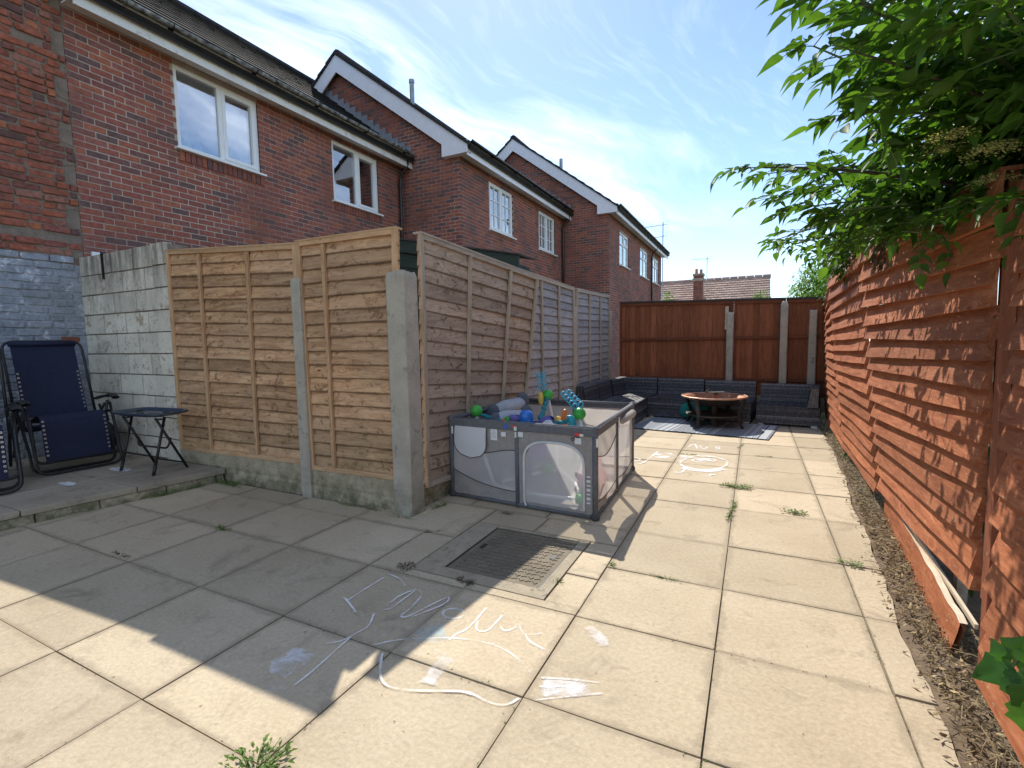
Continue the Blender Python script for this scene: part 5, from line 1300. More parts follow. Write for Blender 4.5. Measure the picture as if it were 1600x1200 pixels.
pat = N(nt, 'ShaderNodeMix', {0: alt, 2: stp, 3: diag}).outputs[0]
wv = noi(nt, tc_, 180, 3, .6)
L(nt, mix(nt, rng(nt, wv, .3, .7, 0, .35), mix(nt, pat, (.085, .10, .125), (.44, .46, .47)), (.22, .24, .26)), p, 'Base Color'); p.inputs['Roughness'].default_value = .95; M_rug = m
rg = thing('outdoor_rug', 'grey and white striped outdoor rug under the fire pit', 'rug', (-.62, 7.4, .002), math.atan2(-.26, 1.76))
b = MB()
def rugf(u, v, o=0):
    x, y = lerp(-.90, .90, u), lerp(-.56, .58, v); return V((x, y+.03*math.sin(x*3)*(1-v)*.6, .006+o+.006*max(0, mnoise.noise(V((x*3, y*3, 0))))*(1-v)))
b.grid(lambda u, v: rugf(u, v, .006), 40, 24); b.grid(lambda u, v: rugf(u, v, -.004), 40, 24); b.build('rug', M_rug, rg, local=True)
fp = thing('fire_pit', 'round fire pit with rusty bowl and curved legs standing on the striped rug', 'fire pit', (-.50, 7.58, .012), rad(18))
b = MB(); b.lathe([(.0, .30), (.12, .305), (.24, .33), (.335, .385), (.37, .425), (.44, .432), (.445, .425), (.44, .416), (.44, .416)], (0, 0, 0), 40); b.build('bowl_lining', M_rust, fp, smooth=True, local=True)
b = MB(); b.lathe([(.438, .415), (.375, .410), (.335, .363), (.24, .308), (.0, .278)], (0, 0, 0), 40); b.build('bowl', M_pit, fp, smooth=True, local=True)
MB().tube([(.44*math.cos(a), .44*math.sin(a), .428) for a in [6.2832*k/40 for k in range(40)]], .013, 8, closed=True).build('rim', M_pitrim, fp, smooth=True, local=True)
for k in range(4):
    a = math.pi/4+k*math.pi/2; d = V((math.cos(a), math.sin(a), 0)); s = V((-d.y, d.x, 0))
    prof = [(.445, .425), (.43, .33), (.385, .22), (.375, .16), (.395, .08), (.44, .0)]
    b = MB()
    for i in range(len(prof)-1):
        (r0, z0), (r1, z1) = prof[i], prof[i+1]; b.beam(d*r0+V((0, 0, z0)), d*r1+V((0, 0, z1-.004)), s*lerp(.066, .05, i/4), d*.022)
    b.build('leg', M_pit, fp, local=True)
b = MB(); b.lathe([(.37, .155), (.385, .16), (.385, .18), (.37, .185), (.20, .175), (0, .17), (0, .160), (.2, .163), (.37, .155)], (0, 0, 0), 36); b.build('lower_shelf', M_pit, fp, local=True)
b = MB(); b.lathe([(.0, .0), (.06, .0), (.05, .15), (.055, .29)], (0, 0, 0), 14); b.build('pillar', M_pit, fp, local=True)
po = thing('fire_pit_grate_lifter', 'small metal rack on a rusty stem standing in the fire pit bowl', 'rack', (-.47, 7.5, .32))
MB().tube([(-.47, 7.5, .315), (-.47, 7.5, .47)], [.020, .022], 10).build('stem', M_rust, po)
MB().beam((-.60, 7.48, .50), (-.35, 7.50, .512), V((0, .11, 0)), V((0, 0, .008))).tube([(-.59, 7.45, .505), (-.575, 7.47, .53), (-.56, 7.48, .545)], .012, 8).tube([(-.36, 7.47, .515), (-.33, 7.47, .522), (-.27, 7.47, .53)], .007, 6).beam((-.47, 7.5, .465), (-.47, 7.5, .505), V((.05, 0, 0)), V((0, .04, 0))).build('rack', M_pit, po)
tcu = thing('teal_cushion', 'teal green cushion on the ground between the fire pit and the sofa', 'cushion', (-.80, 7.93, .015))
b = MB(); b.grid(lambda u, v: V((.22*math.copysign(abs(math.sin(v*math.pi)*math.cos(u*6.2832))**.7, math.cos(u*6.2832)), .10*math.sin(v*math.pi)*math.sin(u*6.2832), .15+.13*math.cos(v*math.pi)))*1, 28, 14); b.build('cushion', M_tealbag, tcu, smooth=True, local=True)

# ------------------------------------------------------------------ plants
def leaf_pts(n=5, w=.30, droop=.25, fold=.12, lobed=False):
    """unit leaf along +x with a folded midrib and pointed tip"""
    vs = []; fs = []
    for i in range(n+1):
        t = i/n; ww = w*math.sin(min(1, t*1.06)**.75*math.pi)**.9*(1-.25*t) if 0 < t < 1 else 0.0
        z = -droop*t*t
        vs += [(t, -ww, z+fold*ww*1.6), (t, 0, z), (t, ww, z+fold*ww*1.6)]
    for i in range(n):
        for k in (0, 1):
            a = i*3+k; fs.append((a, a+3, a+4, a+1))
    return vs, fs
LEAFS = [leaf_pts(6, .27, .22, .25), leaf_pts(6, .23, .42, .40), leaf_pts(6, .31, .10, .2), leaf_pts(6, .25, .60, .3), leaf_pts(6, .19, .30, .6), leaf_pts(6, .29, -.12, .3)]
LEAF3 = [leaf_pts(2, .28, .25, .3), leaf_pts(2, .24, .4, .35)]
def leaf_basis(p, d, up, l):
    d = d.normalized(); s = up.cross(d)
    s = s.normalized() if s.length > 1e-4 else perp(d)[0]
    u = d.cross(s); return basis(d*l, s*l, u*l, p)
class Foliage:
    def __init__(s): s.leaves = []
    def put(s, p, d, up, l): s.leaves.append((p, d, up, l))
    def pinnate(s, p, d, l, pairs=2):
        """an elder leaf: leaflets in pairs along a drooping stalk"""
        d = d.normalized(); side = d.cross(V((0, 0, 1))); side = side.normalized() if side.length > .05 else V((1, 0, 0)); up = side.cross(d)
        pts = [p]
        for k in range(1, pairs+2):
            t = k/(pairs+1); q = p+d*l*.85*t-V((0, 0, l*.30*t*t)); pts.append(q)
            if k <= pairs:
                for sg in (-1, 1):
                    dd = (side*sg*1.0+d*.75+V((0, 0, random.uniform(-.55, .05))))
                    s.put(q, dd, (up+V((random.uniform(-.5, .5), random.uniform(-.5, .5), random.uniform(0, .4)))), l*random.uniform(.52, .70))
            else: s.put(q, d+V((0, 0, random.uniform(-.7, -.2))), up+V((random.uniform(-.4, .4), random.uniform(-.4, .4), 0)), l*random.uniform(.62, .8))
        return pts
    def build(s, parent, mat_o, mat_i, nbig, hi=LEAFS, lo=None, name='leaf', stuff='foliage'):
        def key(q):
            c = q[0]-CAM_POS; z = c.dot(_fwd)
            if z < .1: return 0
            x, y = c.dot(_right)/z, c.dot(_up)/z
            return (q[3]/z) if abs(x) < 1.06 and abs(y) < .80 else 0
        sl = sorted(s.leaves, key=key, reverse=True); mes = []
        if nbig:
            for (vs, fs) in hi:
                b = MB(); b.add(vs, fs); mes.append(b.mesh(name, mat_o, True))
        b = MB(); lo = lo or hi
        for i, (p, d, up, l) in enumerate(sl):
            m = leaf_basis(p, d, up, l)
            if i < nbig: piece(name, random.choice(mes), parent, m)
            else:
                vs, fs = random.choice(lo); k = len(b.v)
                b.v += [tuple(m @ V(x)) for x in vs]; b.f += [tuple(j+k for j in f) for f in fs]
        if b.v: b.build(stuff, mat_i, parent, kind='stuff', smooth=True, fix=False)
def bez(a, c, sag, n=10):
    a, c = V(a), V(c); m = (a+c)/2+V(sag)
    return [a*(1-t)**2+m*2*t*(1-t)+c*t*t for t in [k/n for k in range(n+1)]]
random.seed(21)
tree = thing('elder_tree', 'big leafy elder tree hanging over the red fence at the upper right', 'tree', (1.45, 3.0, 0))
MB().tube([(1.45, 3.0, -.05), (1.42, 2.98, .6), (1.38, 2.95, 1.2), (1.33, 2.9, 1.75)], [.075, .065, .058, .05], 10).build('trunk', M_bark, tree, smooth=True)
F = Foliage(); twigs = MB()
limbs = [ # start, end, radius, leaf length, density
 ((1.33, 2.9, 1.7), (-.02, 2.60, 2.07), .013, .105, 1.0), ((1.33, 2.9, 1.75), (.12, 3.0, 2.02), .012, .11, 1.2),
 ((1.33, 2.9, 1.75), (.20, 2.55, 2.52), .013, .115, 1.2), ((1.33, 2.9, 1.8), (.16, 2.25, 2.62), .014, .125, 1.1),
 ((1.33, 2.9, 1.9), (.26, 2.1, 2.45), .014, .125, 1.2), ((1.33, 2.9, 1.9), (.42, 1.9, 2.55), .016, .125, 1.3),
 ((1.33, 2.9, 1.8), (.33, 3.5, 2.25), .012, .12, .6), ((1.33, 2.9, 1.9), (.52, 3.2, 2.75), .014, .13, 1.3), ((1.33, 2.9, 1.9), (.30, 2.9, 3.05), .014, .115, 1.3),
 ((1.33, 2.9, 2.0), (.80, 1.75, 2.35), .014, .12, 1.4), ((1.33, 2.9, 1.8), (.85, 2.0, 1.98), .012, .13, 1.3), ((1.33, 2.9, 1.8), (.62, 2.5, 2.05), .012, .12, 1.5),
 ((1.33, 2.9, 1.75), (.45, 3.4, 1.98), .011, .11, .6), ((1.33, 2.9, 1.75), (.28, 4.2, 2.05), .010, .11, .6), ((1.33, 2.9, 2.0), (.75, 2.5, 2.75), .013, .115, 1.4),
 ((1.33, 2.9, 2.0), (.95, 2.1, 2.9), .013, .12, 1.4), ((1.33, 2.9, 2.0), (1.1, 1.7, 2.6), .013, .12, 1.3), ((1.33, 2.9, 1.8), (.80, 2.15, 1.72), .009, .12, 1.0),
 ((1.33, 2.9, 1.75), (.55, 2.62, 1.72), .008, .11, .9), ((1.33, 2.9, 1.7), (.60, 4.6, 1.95), .010, .11, .6), ((1.33, 2.9, 1.75), (.45, 5.3, 2.0), .010, .12, .6),
 ((1.33, 2.9, 1.75), (.12, 3.7, 1.92), .010, .10, .6), ((1.33, 2.9, 1.9), (.45, 2.35, 2.25), .012, .13, 1.4), ((1.33, 2.9, 1.9), (.62, 2.9, 2.4), .012, .13, 1.5),
 ((1.33, 2.9, 1.75), (.06, 3.25, 2.22), .010, .10, .9), ((1.33, 2.9, 2.0), (.62, 1.62, 2.12), .012, .115, 1.1), ((1.33, 2.9, 1.75), (.32, 2.75, 1.86), .009, .11, 1.3),
 ((1.33, 2.9, 1.9), (.28, 2.0, 2.20), .012, .12, 1.6), ((1.33, 2.9, 1.9), (.36, 1.8, 2.30), .012, .125, 1.6), ((1.33, 2.9, 1.9), (.50, 1.7, 2.15), .012, .12, 1.6), ((1.33, 2.9, 1.9), (.60, 1.6, 2.4), .012, .12, 1.5),
 ((1.33, 2.9, 1.9), (.34, 2.3, 2.12), .011, .13, 1.6), ((1.33, 2.9, 1.8), (.22, 2.9, 1.93), .010, .11, 1.5), ((1.33, 2.9, 1.75), (.20, 3.2, 1.80), .009, .10, 1.4), ((1.33, 2.9, 1.75), (.30, 3.7, 1.86), .009, .11, .6),
 ((1.33, 2.9, 1.7), (.42, 3.0, 1.76), .009, .10, 1.4), ((1.33, 2.9, 1.7), (.62, 2.75, 1.80), .009, .10, 1.4), ((1.33, 2.9, 1.7), (.74, 2.45, 1.78), .009, .10, 1.3), ((1.33, 2.9, 1.9), (.30, 2.5, 2.75), .012, .115, 1.4),
 ((1.33, 2.9, 1.7), (.48, 4.2, 1.88), .009, .10, .6), ((1.33, 2.9, 1.7), (.58, 3.6, 1.86), .009, .10, .6)]
for k, (a, c, r, ll, dn) in enumerate(limbs):
    pts = bez(a, c, (random.uniform(-.08, .08), random.uniform(-.1, .1), random.uniform(.05, .22)), 14)
    lb = MB(); lb.tube(pts, [lerp(r*1.25, .003, i/14) for i in range(15)], 7); lb.build('limb', M_twig if k % 3 else M_bark, tree, smooth=True)
    for i in range(4, 15):
        t = i/14; p = pts[i]; d = (pts[min(i+1, 14)]-pts[i-1]).normalized()
        for _ in range(max(1, int(round(dn*(2 if t > .3 else 1))))):
            a_ = random.uniform(0, 6.28); sd = V((math.cos(a_), math.sin(a_), random.uniform(-.25, .5)))
            dd = (d*random.uniform(.3, 1.0)+sd*.9).normalized()
            st = p+dd*random.uniform(.02, .12)
            twigs.tube([p, st], .0025, 3, cap=False)
            q = F.pinnate(st, dd, ll*random.uniform(.85, 1.35), random.choice((1, 2, 2)))
            twigs.tube(q, .0018, 3, cap=False)
    e = pts[-1]; d = (pts[-1]-pts[-2]).normalized()
    for _ in range(4): F.pinnate(e, (d+V((random.uniform(-.8, .8), random.uniform(-.8, .8), random.uniform(-.3, .7)))).normalized(), ll*random.uniform(.6, .95), 1)
# thick bough crossing the upper right corner, and the dense inner mass behind the fence
MB().tube(bez((.42, 1.55, 2.55), (1.05, 1.72, 1.85), (.02, 0, .06), 10), [lerp(.010, .017, i/10) for i in range(11)], 8).build('bough', M_bark, tree, smooth=True)
for _ in range(3600):
    p = V((random.gauss(1.22, .25), random.uniform(1.7, 4.9), random.gauss(2.25, .36)))
    if p.z < 1.80 or (p.x < .86 and p.z < 1.9): continue
    d = V((random.uniform(-1, .3), random.uniform(-1, .6), random.uniform(-.8, .4)))
    F.put(p, d, V((random.uniform(-.6, .6), random.uniform(-.6, .6), 1)), random.uniform(.055, .12))
for _ in range(1500):
    p = V((random.gauss(.80, .16), random.uniform(2.5, 4.4), random.gauss(2.06, .16)))
    if p.z < 1.84: continue
    F.put(p, V((random.uniform(-1, .3), random.uniform(-1, .6), random.uniform(-.8, .4))), V((random.uniform(-.6, .6), random.uniform(-.6, .6), 1)), random.uniform(.05, .10))
F.build(tree, M_leaf, M_leaf_i, 300)
twigs.build('twigs', M_twig, tree, kind='stuff', fix=False)
fl = MB()
for (cx, cyy, cz) in ((.62, 2.35, 1.98), (.72, 2.30, 1.90), (.66, 2.6, 2.0), (.78, 2.45, 1.83)):
    for _ in range(520):
        a = random.uniform(0, 6.28); rr = random.uniform(0, .085); p = V((cx+rr*math.cos(a), cyy+rr*math.sin(a), cz+.03*math.cos(rr*16)+random.uniform(-.02, .012)))
        d = V((random.uniform(-1, 1), random.uniform(-1, 1), random.uniform(.2, 1)))*.0035; s = perp(d)[0]*.003
        fl.add([p-d-s, p+s, p+d+s, p-s+d*.3], [(0, 1, 2, 3)])
fl.build('flower_heads', M_flow, tree, kind='stuff', fix=False)
dw = MB()
for _ in range(40):
    p = V((random.gauss(.55, .018), random.gauss(3.0, .03), random.uniform(1.62, 1.86))); d = V((random.uniform(-.3, .3), random.uniform(-.3, .3), -1)); m = leaf_basis(p, d, V((1, .3, 0)), random.uniform(.04, .07)); vs, fs = LEAFS[1]
    dw.add([m @ V(x) for x in vs], fs)
dw.build('withered_leaves', M_weedd, tree, kind='stuff', fix=False)
def bush(name, label, base, blobs, n, ls, mat, cat='bush', stem=True):
    t = thing(name, label, cat, base)
    if stem:
        b = MB()
        for (c, r) in blobs: b.tube(bez(base, (c[0], c[1], c[2]), (0, 0, .1), 6), [.03, .026, .022, .018, .014, .01, .006], 6)
        b.build('stems', M_bark, t, smooth=True)
    f = Foliage()
    for _ in range(n):
        c, r = random.choice(blobs); a = V((random.gauss(0, 1), random.gauss(0, 1), random.gauss(0, 1))).normalized()*random.uniform(.55, 1.08)
        p = V((c[0]+a.x*r[0], c[1]+a.y*r[1], c[2]+a.z*r[2]))*1
        p = p+V((1, 1, 1))*.12*mnoise.noise(p*2.3)
        f.put(p, V((a.x+random.uniform(-.6, .6), a.y+random.uniform(-.6, .6), a.z*.3-random.uniform(0, .7))), V((a.x*.5, a.y*.5, 1)), random.uniform(*ls))
    f.build(t, mat, mat, 0, lo=LEAF3); return t
bush('hedge_bush', 'bright green rounded bush behind the back right corner of the yard', (1.6, 11.2, 0), [((.98, 10.3, 2.25), (.36, .6, .36)), ((1.05, 11.0, 2.1), (.42, .6, .50)), ((1.45, 10.6, 1.9), (.5, .7, .75)), ((.95, 11.4, 1.75), (.40, .6, .5)), ((1.7, 11.2, 2.3), (.6, .8, .6))], 5200, (.05, .10), M_leaf_b)
bush('dark_bush', 'dark bushy growth leaning over the far end of the red fence', (1.5, 7.6, 0), [((1.12, 7.4, 2.0), (.28, 1.3, .38)), ((1.22, 9.0, 2.0), (.30, .9, .45)), ((.88, 6.0, 2.05), (.24, .9, .26)), ((.78, 4.9, 2.02), (.22, .6, .22))], 3600, (.05, .10), M_leaf_d)
bush('sapling', 'slim leafy sapling rising above the back fence at its left end', (-1.85, 12, 0), [((-1.85, 12, 2.20), (.10, .10, .22)), ((-1.78, 12, 1.9), (.12, .1, .3))], 170, (.06, .11), M_leaf_b, 'sapling')
bush('sapling', 'sparse twig with a few leaves above the back fence near the pink roof end', (.16, 12, 0), [((.10, 12, 2.22), (.12, .1, .10)), ((.20, 12, 2.05), (.1, .1, .14))], 60, (.06, .12), M_leaf_b, 'sapling')
under = Foliage()
for _ in range(1500):
    under.put(V((random.uniform(.93, 1.7), random.uniform(.4, 6.5), random.uniform(0, .75))), V((random.uniform(-1, 1), random.uniform(-1, 1), random.uniform(-.6, .6))), V((random.uniform(-.5, .5), random.uniform(-.5, .5), 1)), random.uniform(.06, .13))
under.build(None, M_leaf_d, M_leaf_d, 0, lo=LEAF3, stuff='undergrowth')
# ivy at the lower right
iv = thing('ivy_plant', 'glossy dark ivy leaves poking in at the lower right corner', 'plant', (.62, 1.45, 0))
def ivyleaf(n=14):
    out = []
    lob = [(0, .02), (-.12, .22), (.02, .42), (.18, .36), (.34, .50), (.50, .34), (.70, .22), (1.0, 0)]
    up = lob; pts = [(x, y) for x, y in up]+[(x, -y) for x, y in up[-2:0:-1]]
    vs = [(.25, 0, .02)]+[(x, y, -.22*x*x+.18*abs(y)) for x, y in pts]
    return vs, [(0, i, i % len(pts)+1) for i in range(1, len(pts)+1)]
ivs, ifs = ivyleaf()
def ivy(p, d, up, l):
    me = MB().add(ivs, ifs).mesh('leaf', M_ivy, True); bm = bmesh.new(); bm.from_mesh(me); bmesh.ops.subdivide_edges(bm, edges=bm.edges, cuts=1, use_grid_fill=True)
    for v in bm.verts: v.co.z += .05*mnoise.noise(v.co*4+V((p[0]*9, 0, 0)))
    bm.to_mesh(me); bm.free(); me.polygons.foreach_set('use_smooth', [True]*len(me.polygons)); piece('leaf', me, iv, leaf_basis(V(p), V(d), V(up), l))
ivy((.560, 1.48, .50), (-.9, .1, -.55), (-.35, -.6, .7), .085); ivy((.565, 1.49, .515), (.35, -.15, .75), (-.3, -.8, .4), .085); ivy((.560, 1.46, .49), (.55, -.2, -.5), (-.3, -.8, .4), .105)
ivy((.575, 1.45, .53), (.6, .1, .45), (-.3, -.9, .2), .09); ivy((.575, 1.45, .43), (.2, -.2, -.9), (-.5, -.7, .3), .08); ivy((.550, 1.49, .515), (-.35, .1, .6), (-.4, -.7, .5), .045)
MB().tube([(.66, 1.48, .30), (.61, 1.48, .42), (.562, 1.485, .50), (.575, 1.48, .54)], .004, 6).build('stem', M_twig, iv, smooth=True)
# small weeds between the slabs
WG = 'weeds in the paving joints'
def weed(label, x, y, r, n, mat=M_weed, tall=.05, ls=(.02, .045), z0=0.0, elong=None):
    t = thing('weed', label, 'weed', (x, y, z0), 0, WG); b = MB(); ls = (ls[0]*.62, ls[1]*.62); tall *= .7
    for _ in range(n):
        a = random.uniform(0, 6.28); q = r*math.sqrt(random.random())
        px, py = q*math.cos(a), q*math.sin(a)
        if elong: e = random.uniform(-1, 1); px, py = px*.35+elong[0]*e, py*.35+elong[1]*e
        p = V((x+px, y+py, z0+random.uniform(.003, tall)*(1-.6*q/r)))
        d = V((math.cos(a)+random.uniform(-.5, .5), math.sin(a)+random.uniform(-.5, .5), random.uniform(-.1, .8)))
        m = leaf_basis(p, d, V((0, 0, 1)), random.uniform(*ls)); vs, fs = LEAF3[0]; b.add([m @ V(v) for v in vs], fs)
        if random.random() < .3: b.tube([V((x+px*.4, y+py*.4, z0)), p], .0012, 3, cap=False)
    b.build('leaves', mat, t, fix=False); return t
weed('leafy green weed at the bottom edge of the paving', -1.325, .86, .10, 150, tall=.09)
weed('biggest spreading weed on the joint in the middle of the yard', -.11, 4.50, .13, 170, tall=.05, elong=(.10, .0))
weed('string of small weeds along the joint in front of the biggest weed', -.118, 3.85, .05, 90, elong=(.012, .22))
weed('flat yellow green weed in the slab joint near the soil strip', .29, 3.985, .085, 90, tall=.04, elong=(.06, .0))
weed('weed at the corner of the slabs beside the red kick board', .507, 3.20, .06, 45, elong=(.06, -.02), tall=.05)
weed('tiny line of weeds on the joint in front of the drain', -.385, 2.60, .04, 45, elong=(.09, -.01), tall=.02, ls=(.01, .022))
weed('small weed at the slab corner right of the drain cover', -.70, 2.63, .03, 30, tall=.03, ls=(.01, .025))
weed('small green weed at the near right corner of the drain surround', -.905, 2.33, .028, 30, tall=.03, ls=(.01, .02))
weed('weed on the joint under the brown fence near the patio step', -3.327, 2.05, .05, 55, elong=(.06, .0), ls=(.015, .035))
weed('weedy joint at the slab corner in the shade left of the yard', -3.50, 1.52, .04, 45, M_weedd, elong=(.10, .0), ls=(.012, .025), tall=.02)
weed('clump of weeds at the foot of the gravel board by the patio step', -4.35, 2.78, .12, 160, elong=(.18, -.0), tall=.09, ls=(.02, .045))
weed('weeds growing out of the patio step stones', -4.56, 2.45, .06, 90, elong=(.02, .22), tall=.07, ls=(.015, .035))
weed('weeds along the foot of the corner post', -2.30, 2.75, .05, 40, elong=(.10, .0), tall=.04, ls=(.012, .03))
weed('weed in the corner beside the playpen and the leaning panel', -2.18, 3.06, .05, 60, elong=(.02, .06), tall=.07, ls=(.015, .035))
weed('weeds at the foot of the short gravel board', -2.72, 2.80, .04, 70, elong=(.28, .0), tall=.03, ls=(.01, .03))
weed('dark dead moss at the left corner of the drain surround', -1.76, 2.13, .05, 80, M_weedd, tall=.035, ls=(.012, .028))
weed('dark dead moss on the front edge of the drain surround', -1.36, 2.12, .05, 70, M_weedd, elong=(.05, -.01), tall=.03, ls=(.012, .028))
weed('dark moss on the joint left of the drain surround', -1.93, 2.62, .03, 45, M_weedd, elong=(.05, .03), tall=.02, ls=(.01, .022))
weed('dark moss in the joint under the front of the playpen', -1.63, 3.13, .04, 50, M_weedd, elong=(.05, .0), tall=.025, ls=(.012, .025))
weed('sparse moss on the joint near the chalk bird', -.62, 5.60, .03, 40, elong=(.10, .0), tall=.02, ls=(.01, .02))
weed('moss on the joint beside the outdoor rug', -.11, 6.25, .04, 60, elong=(.03, .14), tall=.03, ls=(.012, .025))
weed('weed on the row joint right of the outdoor rug', .12, 5.80, .04, 40, elong=(.09, .0), tall=.02, ls=(.01, .022))
mj = MB(); mg = MB()                                         # moss and grit caught in the joints
for _ in range(2400):
    if random.random() < .5: x = random.choice(XL[3:]); y = random.uniform(.3, 8)
    else: y = random.choice(YL[3:16]); x = random.uniform(-4.5, .5)
    if mnoise.noise(V((x*1.7, y*1.7, 4))) < .05: continue
    if y > 2.8 and x < -2.0: continue
    if -2.0 < x < -.72 and 2.07 < y < 3.17: continue
    p = V((x+random.gauss(0, .004), y+random.gauss(0, .004), random.uniform(-.004, .006))); a = random.uniform(0, 6.28)
    m = leaf_basis(p, V((math.cos(a), math.sin(a), random.uniform(.1, 1))), V((0, 0, 1)), random.uniform(.004, .013)); vs, fs = LEAF3[0]; (mg if mnoise.noise(V((x, y, 9))) > 0 and x > -1 else mj).add([m @ V(v) for v in vs], fs)
mj.build('joint_moss', M_weedd, kind='stuff', fix=False); mg.build('joint_moss', M_weed, kind='stuff', fix=False)

